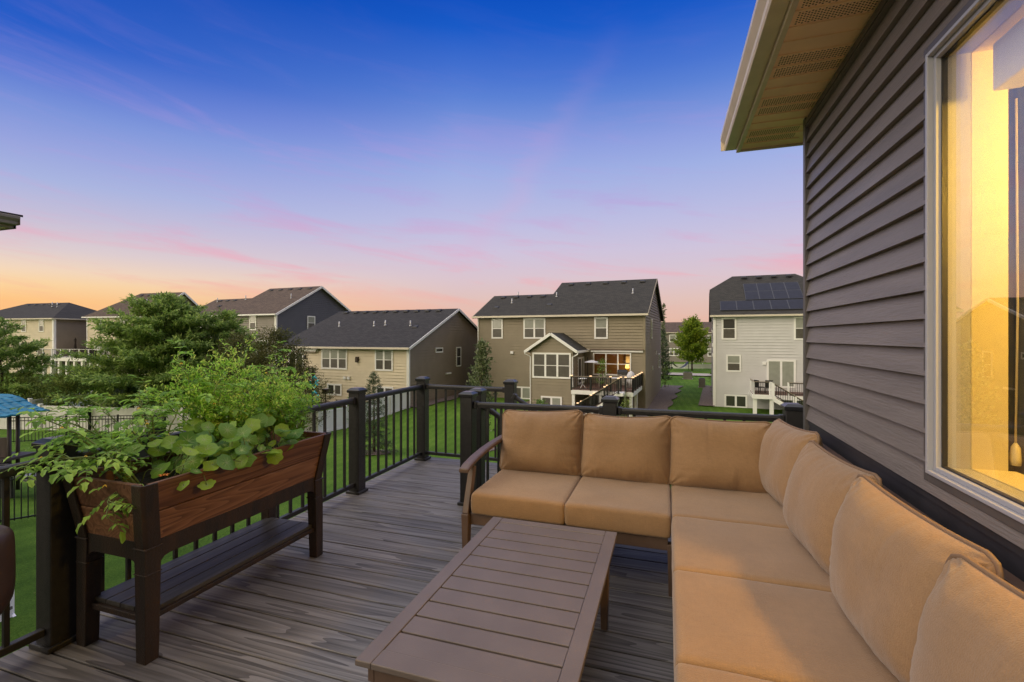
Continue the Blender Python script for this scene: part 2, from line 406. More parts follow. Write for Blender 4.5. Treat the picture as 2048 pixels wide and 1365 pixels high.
bp = nd(t, 'ShaderNodeBump'); bp.inputs['Strength'].default_value = .9; bp.inputs['Distance'].default_value = .06
t.links.new(n2.outputs['Fac'], bp.inputs['Height']); t.links.new(bp.outputs[0], p.inputs['Normal'])
M['lawn'] = lm

FF = YAW - 22.2           # the row of houses behind stands turned by this angle


def cpt(px, d):
    """world x, y of a spot seen px across the 2048-wide photo at depth d"""
    x = (px - 1024) / 945 * d; a = R(YAW)
    return x * math.cos(a) - d * math.sin(a), x * math.sin(a) + d * math.cos(a)


def toF(x, y, fr=FF):
    v = Matrix.Rotation(R(-fr), 4, 'Z') @ Vector((x, y, 0)); return v.x, v.y


def gz(x, y):
    """ground height"""
    xf, yf = toF(x, y)
    P = [(-80, -2.7), (4, -2.75), (8, -3.1), (12, -3.45), (20, -4.1), (24, -4.15), (30, -3.75), (60, -3.65), (400, -3.4)]
    Q = [(-80, -2.7), (4, -2.75), (12, -3.4), (22, -4.05), (38, -4.3), (60, -3.75), (400, -3.4)]
    def it(T):
        for (a, za), (b, zb) in zip(T, T[1:]):
            if yf <= b:
                k = max(0, min(1, (yf - a) / (b - a))); return za + (zb - za) * k
        return T[-1][1]
    k = max(0, min(1, (xf + 12) / 9)); k = k * k * (3 - 2 * k)
    return it(P) * (1 - k) + it(Q) * k


# ------------------------------------------------------------------ ground
def axis(lo, hi, fine0, fine1, st, big):
    a = list(np.arange(lo, fine0, big)) + list(np.arange(fine0, fine1, st)) + list(np.arange(fine1, hi + .1, big)); return a


gx = axis(-300, 300, -70, 30, 1.5, 12); gy = axis(-60, 560, -6, 70, 1.5, 14)
mb = MB(); nx = len(gx)
mb.v = [(x, y, gz(x, y)) for y in gy for x in gx]
mb.f = [(j * nx + i, j * nx + i + 1, (j + 1) * nx + i + 1, (j + 1) * nx + i) for j in range(len(gy) - 1) for i in range(nx - 1)]
mb.mi = [0] * len(mb.f)
tag(mb.build('lawn', M['lawn'], smooth=True), kind='structure')

# ================================================================== the deck
mb = MB(); rnd = random.Random(3)
y = 3.985; LX = -2.955
while y > -1.6:                                      # main boards, run across to the house wall
    mb.box(LX, 1.3 if y > 3.66 else .885, y - .1330, y, -.026, rnd.uniform(-.0012, .0012)); y -= .1415
y = 3.985 + .1415
while y < 5.26:                                      # landing at the head of the stairs
    mb.box(LX, -1.63, y - .1345, y, -.026, rnd.uniform(-.0012, .0012)); y += .1415
mb2 = MB(); mb2.box(LX, .88, -1.6, 3.99, -.050, -.030); mb2.box(LX, -1.63, 3.995, 5.25, -.050, -.030); tag(mb2.build('deck_gap_shade', M['black']), kind='structure')  # added black sheet stands in for the shade in the board gaps
deck = tag(mb.build('deck_floor', M['deck'], bevel=.003, seg=1), kind='structure')
mb = MB()
for a, b in (((LX - .012, -1.6), (LX - .012, 5.26)), ((LX, 5.272), (-1.62, 5.272)), ((-1.618, 5.26), (-1.618, 4.0)), ((-1.6, 3.998), (1.3, 3.998))):
    mb.bar((a[0], a[1], -.17), (b[0], b[1], -.17), .022, .286)
for x, y in ((-2.8, 5.1), (-2.8, 3.0), (-2.8, .8), (-1.75, 5.1), (.9, 3.8)):
    mb.box(x - .07, x + .07, y - .07, y + .07, gz(x, y) - .1, -.31)
tag(mb.build('deck_frame', M['deck']), kind='structure')


def cap_prof(mb, x, y, z, w=.068):
    """post cap with a bevelled pyramid top"""
    def ring(r, zz): return [(x - r, y - r, zz), (x + r, y - r, zz), (x + r, y + r, zz), (x - r, y + r, zz)]
    rs = [ring(w * .98, z - .022), ring(w, z - .018), ring(w, z + .004), ring(w * .62, z + .022), ring(w * .58, z + .023)]
    vs = [p for r_ in rs for p in r_]; fs = [(3, 2, 1, 0), (16, 17, 18, 19)]
    for i in range(4):
        for j in range(4): fs.append((i * 4 + j, i * 4 + (j + 1) % 4, (i + 1) * 4 + (j + 1) % 4, (i + 1) * 4 + j))
    mb.add(vs, fs)


PT = .965


def post(root, x, y, z0=0., h=PT):
    m_ = MB(); m_.box(x - .057, x + .057, y - .057, y + .057, z0, z0 + h); p_ = m_.build('post', M['black'], root, bevel=.006)
    m_ = MB(); cap_prof(m_, x, y, z0 + h + .018); m_.build('post_cap', M['blackgloss'], p_, bevel=.002)
    m_ = MB(); m_.box(x - .076, x + .076, y - .076, y + .076, z0, z0 + .028); m_.build('base_trim', M['black'], p_, bevel=.006)


def rail_run(root, a, b, sp=.132, z0=0., z1=None, ht=.915, lo=.085):
    """top rail, bottom rail and balusters between two posts; z1 lets it slope"""
    z1 = z0 if z1 is None else z1
    a = Vector((a[0], a[1], z0)); b = Vector((b[0], b[1], z1)); d = (b - a).normalized(); g = Vector((d.x, d.y, 0)).normalized()
    a2 = a + g * .057; b2 = b - g * .057; k = (z1 - z0) / max(1e-6, (b - a).xy.length)
    a2.z = z0 + k * .057; b2.z = z1 - k * .057
    up = Vector((0, 0, 1)); sd = g.cross(up)
    m_ = MB(); n = 9; prof = [(-.024, -.024), (.024, -.024), (.026, .006), (.022, .020), (.011, .026), (-.011, .026), (-.022, .020), (-.026, .006)]
    poly = [a2 + sd * u + up * (ht - .026 + v) for u, v in prof]; m_.prism(list(reversed(poly)), b2 - a2)
    m_.build('top_rail', M['black'], root, bevel=.002)
    for e, s_ in ((a2, 1), (b2, -1)):
        m_ = MB(); m_.bar(e + up * (ht - .026), e + g * s_ * .035 + up * (ht - .026 + k * s_ * .035), .062, .062); m_.build('rail_bracket', M['black'], root, bevel=.006)
    m_ = MB(); m_.bar(a2 + up * lo, b2 + up * lo, .036, .036); m_.build('bottom_rail', M['black'], root, bevel=.004)
    ln = (b2 - a2).xy.length; nb = max(1, round(ln / sp) - 1)
    proto = None
    for i in range(nb):
        t_ = (i + 1) / (nb + 1); p_ = a2.lerp(b2, t_)
        if proto is None:
            m_ = MB(); m_.box(p_.x - .0105, p_.x + .0105, p_.y - .0105, p_.y + .0105, p_.z + lo, p_.z + ht - .04); proto = m_.build('baluster', M['black'], root, bevel=.002, seg=1); p0_ = p_
        else:
            o = proto.copy(); o.location = proto.location + (p_ - p0_); link(o, root)


RX = -2.84
rl = thing('deck_railing', 'black metal deck railing along the planter and round the empty landing corner', 'railing', (RX, 3.85, 0), 0, 'railings of the deck')
for x, y in ((RX, 1.50), (RX, 3.85), (RX, 5.13), (-1.70, 5.10)): post(rl, x, y)
rail_run(rl, (RX, -.75), (RX, 1.50)); rail_run(rl, (RX, 1.50), (RX, 3.85)); rail_run(rl, (RX, 3.85), (RX, 5.13), .138); rail_run(rl, (RX, 5.13), (-1.70, 5.10))
rl = thing('deck_railing', 'black metal deck railing running behind the back of the tan sofa', 'railing', (-.45, 3.94, 0), 0, 'railings of the deck')
for x in (-1.70, -.45, .872): post(rl, x, 3.93 + (.02 if x > -1 else -.03))
rail_run(rl, (-1.70, 3.90), (-.45, 3.95)); rail_run(rl, (-.45, 3.95), (.872, 3.95))
SX, SZ = .55, -1.45
for yy, lab in ((5.02, 'sloping black stair rail descending from the farther stair post'), (4.17, 'sloping black stair rail descending just behind the sofa railing')):
    r_ = thing('stair_railing', lab, 'stair rail', (-1.62, yy, 0), 0, 'rails of the deck stairs')
    x0 = -1.70
    if yy < 4.5: post(r_, -1.72, yy)
    rail_run(r_, (x0, yy), (SX, yy), .132, 0, SZ, .90)
    post(r_, SX + .06, yy, SZ - .06, .93)
st = thing('deck_stairs', 'grey deck stairs dropping from the landing toward the lawn', 'stairs', (-1.6, 4.6, 0))
for i in range(14):
    m_ = MB(); zz = -.18 * (i + 1); x0 = -1.60 + .279 * i
    m_.box(x0, x0 + .29, 4.12, 5.08, zz - .03, zz); m_.build('tread', M['deck'], st)
for yy in (4.10, 5.10):
    m_ = MB(); m_.prism([(-1.6, yy - .02, -.02), (-1.6, yy - .02, -.35), (2.3, yy - .02, -2.88), (2.35, yy - .02, -2.54)], (0, .04, 0)); m_.build('stringer', M['deck'], st)

# ================================================================== our own house
WX, WC = .89, 3.61                                     # wall plane, corner
hs_ = thing('house', 'dark grey vinyl sided house with a large lit window and almond soffit', 'house', (WX, WC, 0))


def wallmap(a, b):
    a = Vector((a[0], a[1], 0)); b = Vector((b[0], b[1], 0)); d = (b - a).normalized(); n_ = Vector((d.y, -d.x, 0))
    return a, d, n_, (b - a).length


def siding(mb, a, b, zb, top, course=.105, proud=.013, holes=(), z00=None):
    """lap siding as real laps; top is a height or a list of (u, z) for a gable; holes are (u0, u1, z0, z1)"""
    a, d, n_, w = wallmap(a, b)
    tp = [(0, top), (w, top)] if isinstance(top, (int, float)) else top
    zmax = max(z for _, z in tp)
    def span(z):
        lo, hi = None, None
        for (u0, z0), (u1, z1) in zip(tp, tp[1:]):
            for u, zz in ((u0, z0), (u1, z1)):
                if zz >= z - 1e-6: lo = u if lo is None else min(lo, u); hi = u if hi is None else max(hi, u)
            if (z0 - z) * (z1 - z) < 0:
                u = u0 + (u1 - u0) * (z - z0) / (z1 - z0); lo = u if lo is None else min(lo, u); hi = u if hi is None else max(hi, u)
        return (lo, hi)
    z00 = zb if z00 is None else z00
    brk = {zb, zmax}; k = 0
    while z00 + k * course < zmax:
        if z00 + k * course > zb: brk.add(z00 + k * course)
        k += 1
    for _, z in tp: brk.add(z)
    for h in holes: brk.add(h[2]); brk.add(h[3])
    zs = sorted(z for z in brk if zb - 1e-6 <= z <= zmax + 1e-6)
    P = lambda u, z, o: a + d * u + n_ * o + Vector((0, 0, z))
    for z0, z1 in zip(zs, zs[1:]):
        if z1 - z0 < 1e-4: continue
        fr = lambda z: ((z - z00) / course) % 1.0
        f0 = fr(z0 + 1e-5); f1 = fr(z1 - 1e-5); o0 = proud * (1 - f0); o1 = proud * (1 - f1)
        s0 = span(z0 + 1e-5); s1 = span(z1 - 1e-5)
        if s0[0] is None: continue
        if s1[0] is None: s1 = ((s0[0] + s0[1]) / 2,) * 2
        iv = [(s0, s1)]
        for h in holes:
            if h[2] <= z0 + 1e-4 and h[3] >= z1 - 1e-4:
                nw = []
                for (p0, p1), (q0, q1) in iv:
                    if h[0] > p0 and h[0] < p1: nw.append(((p0, h[0]), (q0, h[0])))
                    if h[1] < p1 and h[1] > p0: nw.append(((h[1], p1), (h[1], q1)))
                    if h[1] <= p0 or h[0] >= p1: nw.append(((p0, p1), (q0, q1)))
                iv = nw
        for (p0, p1), (q0, q1) in iv:
            mb.quad(P(p0, z0, o0), P(p1, z0, o0), P(q1, z1, o1), P(q0, z1, o1))
            if f0 < .02: mb.quad(P(p0, z0, 0), P(p1, z0, 0), P(p1, z0, o0), P(p0, z0, o0))


def wb(mb, wm, u0, u1, z0, z1, o0, o1):
    a, d, n_, w = wm
    vs = [a + d * u + n_ * o + Vector((0, 0, z)) for z in (z0, z1) for o in (o0, o1) for u in (u0, u1)]
    return mb.add(vs, [(0, 1, 3, 2), (4, 6, 7, 5), (0, 4, 5, 1), (2, 3, 7, 6), (0, 2, 6, 4), (1, 5, 7, 3)])


# side wall faces -X: runs from the far corner toward the camera
ZS = .953; ZT = 2.95
wm = wallmap((WX, WC), (WX, -2.2))
WY0, WY1, WZ0, WZ1 = 2.047, .10, 1.018, 2.494           # window outer frame
hole = (WC - WY0, WC - WY1, WZ0, WZ1)
mb = MB(); siding(mb, (WX, WC), (WX, -2.2), ZS, ZT, .1016, .024, [hole])
mb.build('wall', M['house'], hs_)
mb = MB(); wb(mb, wm, 0, 5.8, -.1, ZS - .03, -.03, .004); wb(mb, wm, 0, 5.8, ZS - .03, ZS + .002, -.03, .0125); mb.build('wall_flashing', M['skirt'], hs_)
mb = MB(); wb(mb, wm, -.012, .034, -.2, ZT, -.02, .030); mb.build('corner_trim', M['housetrim'], hs_, bevel=.003)
mb = MB(); siding(mb, (6.0, WC), (WX, WC), -.3, ZT, .1016); mb.build('wall', M['house'], hs_)
mb = MB(); wb(mb, wm, 0, 5.8, ZT - .055, ZT - .02, 0, .028); mb.build('frieze_trim', M['housetrim'], hs_)
# window: dark J channel, white frame, glass
win = None
mb = MB(); u0, u1 = hole[0], hole[1]
wb(mb, wm, u0 - .026, u0, WZ0 - .03, WZ1 + .03, -.01, .020); wb(mb, wm, u1, u1 + .03, WZ0 - .03, WZ1 + .03, -.01, .020)
wb(mb, wm, u0, u1, WZ1, WZ1 + .03, -.01, .020); wb(mb, wm, u0, u1, WZ0 - .03, WZ0, -.01, .020)
mb.build('window_channel', M['housetrim'], hs_, bevel=.003)
mb = MB()


def frame4(mb, wm, u0, u1, z0, z1, t, o0, o1):
    wb(mb, wm, u0, u0 + t, z0, z1, o0, o1); wb(mb, wm, u1 - t, u1, z0, z1, o0, o1)
    wb(mb, wm, u0 + t, u1 - t, z0, z0 + t, o0, o1); wb(mb, wm, u0 + t, u1 - t, z1 - t, z1, o0, o1)


frame4(mb, wm, u0, u1, WZ0, WZ1, .013, -.09, .026); frame4(mb, wm, u0 + .013, u1 - .013, WZ0 + .013, WZ1 - .013, .016, -.09, .008)
M['wframe'] = mat('grey_white_window_frame', (.35, .35, .375), .35); win = mb.build('window', M['wframe'], hs_, bevel=.002)
mb = MB(); frame4(mb, wm, u0 + .029, u1 - .029, WZ0 + .029, WZ1 - .029, .005, -.024, -.008); mb.build('gasket', M['black'], win)
mb = MB(); wb(mb, wm, u0 + .029, u1 - .029, WZ0 + .029, WZ1 - .029, -.022, -.016); mb.build('pane', M['glbig'], win)
M['jamb'] = mat('warm_white_jamb', (.56, .49, .30), .5); M['room'] = mat('room_paint', (.60, .55, .45), .8)
mb = MB()                                              # jamb extension and stool
wb(mb, wm, u0 - .02, u0 + .029, WZ0, WZ1, -.19, -.0905); wb(mb, wm, u1 - .029, u1 + .02, WZ0, WZ1, -.19, -.0905)
wb(mb, wm, u0 + .029, u1 - .029, WZ0, WZ0 + .032, -.21, -.0905); wb(mb, wm, u0 + .029, u1 - .029, WZ1 - .03, WZ1, -.19, -.0905)

mb.build('window_jamb', M['jamb'], win, bevel=.002)
mb = MB(); wb(mb, wm, u0 + .10, u1 - .06, WZ1 - .20, WZ1 - .045, -.185, -.11); sh = mb.build('window_shade', M['white'], win, bevel=.006)
mb = MB(); x_, y_ = WX + .215, WY0 - .02
mb.tube([(x_, y_, WZ1 - .2), (x_ + .004, y_, 1.6), (x_, y_ + .003, WZ0 + .12)], .0035, 5); mb.lathe((x_, y_ + .003, WZ0 + .05), [(.004, .075), (.012, .06), (.015, .02), (.013, 0)][::-1], 10)
mb.build('shade_cord', M['jamb'], win, smooth=True)
# the room behind it
RX1, RY0, RY1 = 5.2, -2.15, 3.58
mb = MB()
mb.quad((RX1, RY0, .05), (RX1, RY1, .05), (RX1, RY1, 2.78), (RX1, RY0, 2.78)); mb.quad((WX + .11, RY1, .05), (RX1, RY1, .05), (RX1, RY1, 2.78), (WX + .11, RY1, 2.78))
mb.quad((WX + .11, RY0, .05), (RX1, RY0, .05), (RX1, RY0, 2.78), (WX + .11, RY0, 2.78)); mb.quad((WX + .11, RY0, 2.78), (RX1, RY0, 2.78), (RX1, RY1, 2.78), (WX + .11, RY1, 2.78))
mb.quad((WX + .11, RY0, .05), (RX1, RY0, .05), (RX1, RY1, .05), (WX + .11, RY1, .05))
iw = ((RY1 - WY0), (RY1 - WY1))
for q0, q1, z0, z1 in ((RY0, WY1, .05, 2.78), (WY0, RY1, .05, 2.78), (WY1, WY0, .05, WZ0), (WY1, WY0, WZ1, 2.78)):
    mb.quad((WX + .188, q0, z0), (WX + .188, q1, z0), (WX + .188, q1, z1), (WX + .188, q0, z1))
mb.build('room', M['room'], hs_)
# curtain hanging inside beyond the jamb
M['curt'] = mat('blue_grey_curtain', (.075, .085, .10), .9, var=.2, vscale=14, vstretch=(1, 1, .05))
mb = MB(); n = 40; pts = []
for i in range(n + 1):
    pts.append((WX + .27 + .022 * math.sin(i * 1.05) + .008 * math.sin(i * 2.3), 1.98 + i * .019))
for (xa, ya), (xb, yb) in zip(pts, pts[1:]): mb.quad((xa, ya, .1), (xb, yb, .1), (xb, yb, 2.40), (xa, ya, 2.40))
mb.build('curtain', M['curt'], hs_, smooth=True)
# soffit, fascia, gutter, roof
EX, EY = .525, 4.05
mb = MB(); yy = EY; k = 0
while yy > -2.2:
    kind = k % 4; w_ = .118
    z = ZT + .004
    mb.cur = 0
    mb.box(EX, WX + .02 if yy < WC + .05 else WX + .02, yy - w_ + .010, yy, z, z + .008)
    mb.box(EX, WX + .02, yy - w_, yy - w_ + .010, z - .006, z + .006)
    if kind in (1, 2):
        mb.cur = 1
        xx = EX + .035; r_i = 0
        while xx < WX - .03:
            for j in range(6):
                y0 = yy - .005 - .016 * j - (.008 if r_i % 2 else 0) - .006
                mb.box(xx, xx + .007, y0 - .006, y0, z - .0012, z)
            xx += .013; r_i += 1
    yy -= w_; k += 1
mb.cur = 0
mb.box(WX + .02, 6.3, WC + .02, EY, ZT + .004, ZT + .012)
mb.build('soffit', [M['soffit'], M['soffhole']], hs_)
mb = MB(); mb.box(EX - .018, EX + .010, -2.2, EY + .02, ZT - .014, ZT + .19); mb.box(EX, 6.3, EY, EY + .02, ZT - .012, ZT + .19); mb.build('fascia', M['gutter'], hs_, bevel=.003)
mb = MB(); prof = [(-.002, 0), (-.078, 0), (-.085, .012), (-.085, .045), (-.112, .085), (-.112, .118), (-.104, .124), (-.104, .11), (-.095, .088), (-.07, .05), (-.07, .012), (-.002, .012)]
mb.prism([(EX - .018 + u, -2.2, ZT + .012 + v) for u, v in prof], (0, EY + 2.22, 0))
mb.box(EX - .128, EX - .018, EY + .018, EY + .022, ZT + .014, ZT + .13)
mb.build('gutter', M['gutter'], hs_)
mb = MB(); mb.slab([(EX - .08, -2.2, ZT + .17), (6.3, -2.2, ZT + 2.9), (6.3, EY + .04, ZT + 2.9), (EX - .08, EY + .04, ZT + .17)], .03); mb.build('roof', M['rf_dark'], hs_)
# warm room lamp
pl = bpy.data.lights.new('room_lamp', 'POINT'); pl.energy = 190; pl.color = (1, .55, .06); pl.shadow_soft_size = .10
po = bpy.data.objects.new('room_lamp', pl); COL.objects.link(po); po.location = (1.75, 1.50, 2.25)

# ================================================================== sectional sofa
sofa = thing('sectional_sofa', 'L shaped brown framed outdoor sectional with thick tan cushions', 'sofa', (0, 2.85, 0))


def soft_box(x0, x1, y0, y1, z0, z1, r=.03, crown=.018, seed=0, n=22):
    """a foam seat cushion: rounded box with a slight crown and a few dips"""
    bm = bmesh.new(); bmesh.ops.create_cube(bm, size=2); bmesh.ops.subdivide_edges(bm, edges=bm.edges[:], cuts=n, use_grid_fill=True)
    hx, hy, hz = (x1 - x0) / 2, (y1 - y0) / 2, (z1 - z0) / 2; c = Vector(((x0 + x1) / 2, (y0 + y1) / 2, (z0 + z1) / 2))
    sdv = Vector((seed * 3.7, seed * 1.3, 0))
    for v in bm.verts:
        u = v.co.copy()
        # pack the grid toward the edges so the rounding is smooth
        q = Vector([math.copysign(abs(t_) ** .55, t_) for t_ in u])
        p_ = Vector((q.x * hx, q.y * hy, q.z * hz))
        inn = Vector((max(-hx + r, min(hx - r, p_.x)), max(-hy + r, min(hy - r, p_.y)), max(-hz + r, min(hz - r, p_.z))))
        d_ = p_ - inn
        if d_.length > 1e-6: p_ = inn + d_.normalized() * r
        ex = (1 - min(1, abs(p_.x / hx)) ** 2) * (1 - min(1, abs(p_.y / hy)) ** 2)
        w3 = p_ + c + sdv
        if p_.z > 0: p_.z += crown * ex ** .5 + .011 * noise.noise(w3 * 4.0) * ex
        sidef = 1 - min(1, abs(p_.z / hz)) ** 2
        bul = .006 * sidef
        if abs(p_.x) > hx - r: p_.x += math.copysign(bul, p_.x)
        if abs(p_.y) > hy - r: p_.y += math.copysign(bul, p_.y)
        p_ += Vector((noise.noise(w3 * 9), noise.noise(w3 * 9 + Vector((9, 0, 0))), noise.noise(w3 * 9 + Vector((0, 9, 0))))) * .0022
        v.co = p_ + c
    m_ = MB(); idx = {v: i for i, v in enumerate(bm.verts)}
    m_.add([v.co for v in bm.verts], [[idx[v] for v in f.verts] for f in bm.faces]); bm.free()
    return m_


SEAT = [(-1.222, -.606, 2.845, 3.47), (-.600, .014, 2.845, 3.47), (.024, .74, 2.862, 3.50), (.024, .74, 2.212, 2.852), (.024, .74, 1.592, 2.204), (.024, .74, .97, 1.584)]
for i, (x0, x1, y0, y1) in enumerate(SEAT):
    soft_box(x0, x1, y0, y1, .335, .478, .021, .008, i).build('seat_cushion', M['cush'], sofa, smooth=True)


# --- back cushions: plump sewn pillows with a piped seam, puckers along the seam and a little sag
def back_cushion(seed, w, h, th, loc, rz, lean, roll=0., label=None):
    """pillow w x h x th stood up facing -Y, leaned back, turned by rz, bottom middle at loc"""
    rn = random.Random(seed); nu, nv = 84, 68; sd = Vector((seed * 7.3, seed * 3.1, seed * 1.7))
    gu = [math.sin((i / nu * 2 - 1) * math.pi / 2 * .86) / math.sin(math.pi / 2 * .86) for i in range(nu + 1)]
    gv = [math.sin((j / nv * 2 - 1) * math.pi / 2 * .86) / math.sin(math.pi / 2 * .86) for j in range(nv + 1)]
    sag = rn.uniform(.010, .022); tilt = rn.uniform(-.012, .012); dent = (rn.uniform(-.3, .3), rn.uniform(-.2, .35), rn.uniform(.006, .014))
    mt = Matrix.Translation(Vector(loc)) @ Matrix.Rotation(R(rz), 4, 'Z') @ Matrix.Rotation(R(roll), 4, 'Y') @ Matrix.Rotation(R(90 - lean), 4, 'X')

    def seam(u, v):
        """outline: sides drawn in a touch, corners left as soft points, top edge sagging in the middle"""
        x = u * w / 2 * (1 - .030 * (1 - abs(v) ** 2.2)); y = v * h / 2 * (1 - .022 * (1 - abs(u) ** 2.2))
        if v > 0: y -= sag * (1 - u * u) * v
        cr = max(0, abs(u) - .86) * max(0, abs(v) - .84) * 36; x -= math.copysign(.020 * cr, u); y -= math.copysign(.020 * cr, v)
        y += tilt * u * (v + 1) * .5; x += .010 * v * tilt * 40
        return x, y

    def pt(u, v, s_):
        x, y = seam(u, v); au, av = abs(u), abs(v)
        f = max(0., (1 - au ** 3.0)) ** .55 * max(0., (1 - av ** 2.8)) ** .55
        t = th / 2 * f * (1.12 if s_ > 0 else .85) * (1 - .12 * v)
        # puckers run square to each seam and die out inward
        du, dv = (1 - au) * w / 2, (1 - av) * h / 2; pk = 0
        for dist, along, sid in ((du, y, 1 if u > 0 else 2), (dv, x, 3 if v > 0 else 4)):
            q = sd + Vector((sid * 5.3, 0, 0)); n1 = noise.noise(q + Vector((along * 26, dist * 3, 0))); n2 = noise.noise(q + Vector((along * 11, dist * 2, 4.)))
            L_ = .045 + .055 * (noise.noise(q + Vector((along * 6, 0, 9))) + .5)
            e = min(1, dist / .012) * math.exp(-dist / max(.02, L_)); pk += (-abs(n1) * .017 + n2 * .010) * e
        cd_ = math.hypot(du, dv); ang_ = math.atan2(dv, du + 1e-6); pk += .011 * math.sin(ang_ * 11 + seed) * math.exp(-cd_ / .07) * min(1, cd_ / .02)
        big = .018 * noise.noise(sd + Vector((x * 3.2, y * 3.2, 1))) * f + .004 * noise.noise(sd + Vector((x * 9, y * 9, 2))) * f
        dd = (u - dent[0]) ** 2 / .25 + (v - dent[1]) ** 2 / .3
        z = s_ * (t + pk * f ** .3 + big - dent[2] * math.exp(-dd) * 1.4 * (s_ > 0))
        return mt @ Vector((x, y + h / 2, z))

    vs = []; fs = []; V = {}
    for s_ in (1, -1):
        for j in range(nv + 1):
            for i in range(nu + 1):
                k = (0 if (i in (0, nu) or j in (0, nv)) else s_, i, j)
                if k not in V: V[k] = len(vs); vs.append(pt(gu[i], gv[j], s_))
        g = lambda i, j: V[(0 if (i in (0, nu) or j in (0, nv)) else s_, i, j)]
        for i in range(nu):
            for j in range(nv):
                q = [g(i, j), g(i + 1, j), g(i + 1, j + 1), g(i, j + 1)]; fs.append(q if s_ > 0 else q[::-1])
    m_ = MB(); m_.add(vs, fs); o = m_.build('back_cushion', M['cush'], sofa, smooth=True)
    if label: o['label'] = label
    rim = [(i, 0) for i in range(nu)] + [(nu, j) for j in range(nv)] + [(nu - i, nv) for i in range(nu)] + [(0, nv - j) for j in range(nv)]
    pts = [mt @ Vector((seam(gu[i], gv[j])[0] * 1.006, seam(gu[i], gv[j])[1] * 1.006 + h / 2, .0)) for i, j in rim[::2]]
    m_ = MB(); m_.tube(pts, .0078, 6, closed=True); m_.build('piping', M['pipe'], o, smooth=True)


for i, (xc_, k, rl_) in enumerate(((-.915, 0, -1.2), (-.295, 1, .6), (.335, 2, 1.2))):
    back_cushion(i + 1, .635 if i < 2 else .66, .475, .21, (xc_, 3.44, .466), 0 + (0, -1, 2)[i], 11, rl_)
for i, (yc_, k, rl_) in enumerate(((3.275, 3, -1.5), (2.53, 0, 1.5), (1.83, 2, 1.0), (1.19, 1, -1.))):
    back_cushion(i + 5, .69 if i else .66, .50, .25, (.685, yc_, .462), -90 + (7, 6, 7, 6)[i], 7, rl_)

# frame
def fbox(name, *a, **k):
    m_ = MB(); m_.box(*a); return m_.build(name, M['frame'], sofa, bevel=k.get('bv', .004))


fbox('seat_rail', -1.27, .0, 2.868, 2.905, .262, .338); fbox('seat_rail', .045, .085, .95, 2.84, .262, .338)
fbox('seat_rail', -1.27, .80, 3.60, 3.64, .262, .338); fbox('seat_rail', -1.275, -1.235, 2.91, 3.60, .262, .338); fbox('seat_rail', .80, .84, .95, 3.66, .262, .338)
m_ = MB()
for i in range(9): m_.box(-1.23 + i * .22, -1.15 + i * .22, 2.905, 3.60, .312, .330)
for i in range(9): m_.box(.086, .80, .98 + i * .21, 1.06 + i * .21, .312, .330)
m_.build('seat_slats', M['frame'], sofa)
for a in ((-1.27, .72, 3.605, 3.645), ):
    fbox('back_rail', a[0], a[1], a[2], a[3], .80, .85); fbox('back_rail', a[0], a[1], a[2], a[3], .50, .54)
    m_ = MB()
    for i in range(20): m_.box(a[0] + .06 + i * .10, a[0] + .10 + i * .10, a[2] + .012, a[2] + .026, .54, .80)
    m_.build('back_slats', M['frame'], sofa)
for y0, y1 in ((2.715, 3.66), (.95, 2.70)):
    fbox('back_rail', .825, .862, y0, y1, .825, .875); fbox('back_rail', .825, .862, y0, y1, .50, .54)
    m_ = MB(); n = int((y1 - y0) / .1)
    for i in range(n): m_.box(.838, .850, y0 + .04 + i * .1, y0 + .08 + i * .1, .54, .825)
    m_.build('back_slats', M['frame'], sofa)
for x, y in ((.022, 2.885), (.075, 2.80), (.82, 3.63), (.075, .98), (.84, .98), (-1.25, 3.62)):
    m_ = MB(); m_.bar((x, y, .30), (x, y, 0), .052, .052, (0, 1, 0), .038, .038); m_.build('leg', M['frame'], sofa, bevel=.004)
for x, y, zt in ((.84, 3.64, .84), (.845, 2.71, .84), (.845, .97, .84), (-1.25, 3.625, .83)):
    m_ = MB(); m_.bar((x, y, .30), (x, y, zt), .036, .036, (0, 1, 0)); m_.build('back_post', M['frame'], sofa, bevel=.004)
# left arm: tapered front leg leaning back, and a bowed arm rest
m_ = MB(); m_.bar((-1.262, 2.865, .335), (-1.255, 2.845, 0), .052, .062, (0, 1, 0), .036, .040); m_.build('leg', M['frame'], sofa, bevel=.005)
m_ = MB(); m_.bar((-1.262, 2.867, .330), (-1.256, 2.955, .625), .044, .060, (0, 1, 0), .040, .046); m_.build('arm_support', M['frame'], sofa, bevel=.005)
m_ = MB(); pts = [(2.80, .628), (2.86, .648), (2.98, .668), (3.15, .684), (3.35, .692), (3.60, .690)]
vs = []; fs = []
for (y, z) in pts:
    for u, v in ((-.032, -.014), (.032, -.014), (.034, .008), (.022, .016), (-.022, .016), (-.034, .008)): vs.append((-1.256 + u, y, z + v))
for i in range(len(pts) - 1):
    for j in range(6): fs.append((i * 6 + j, i * 6 + (j + 1) % 6, (i + 1) * 6 + (j + 1) % 6, (i + 1) * 6 + j))
fs += [tuple(reversed(range(6))), tuple(range(30, 36))]; m_.add(vs, [tuple(reversed(f)) for f in fs]); m_.build('arm_rest', M['frame'], sofa, bevel=.006)

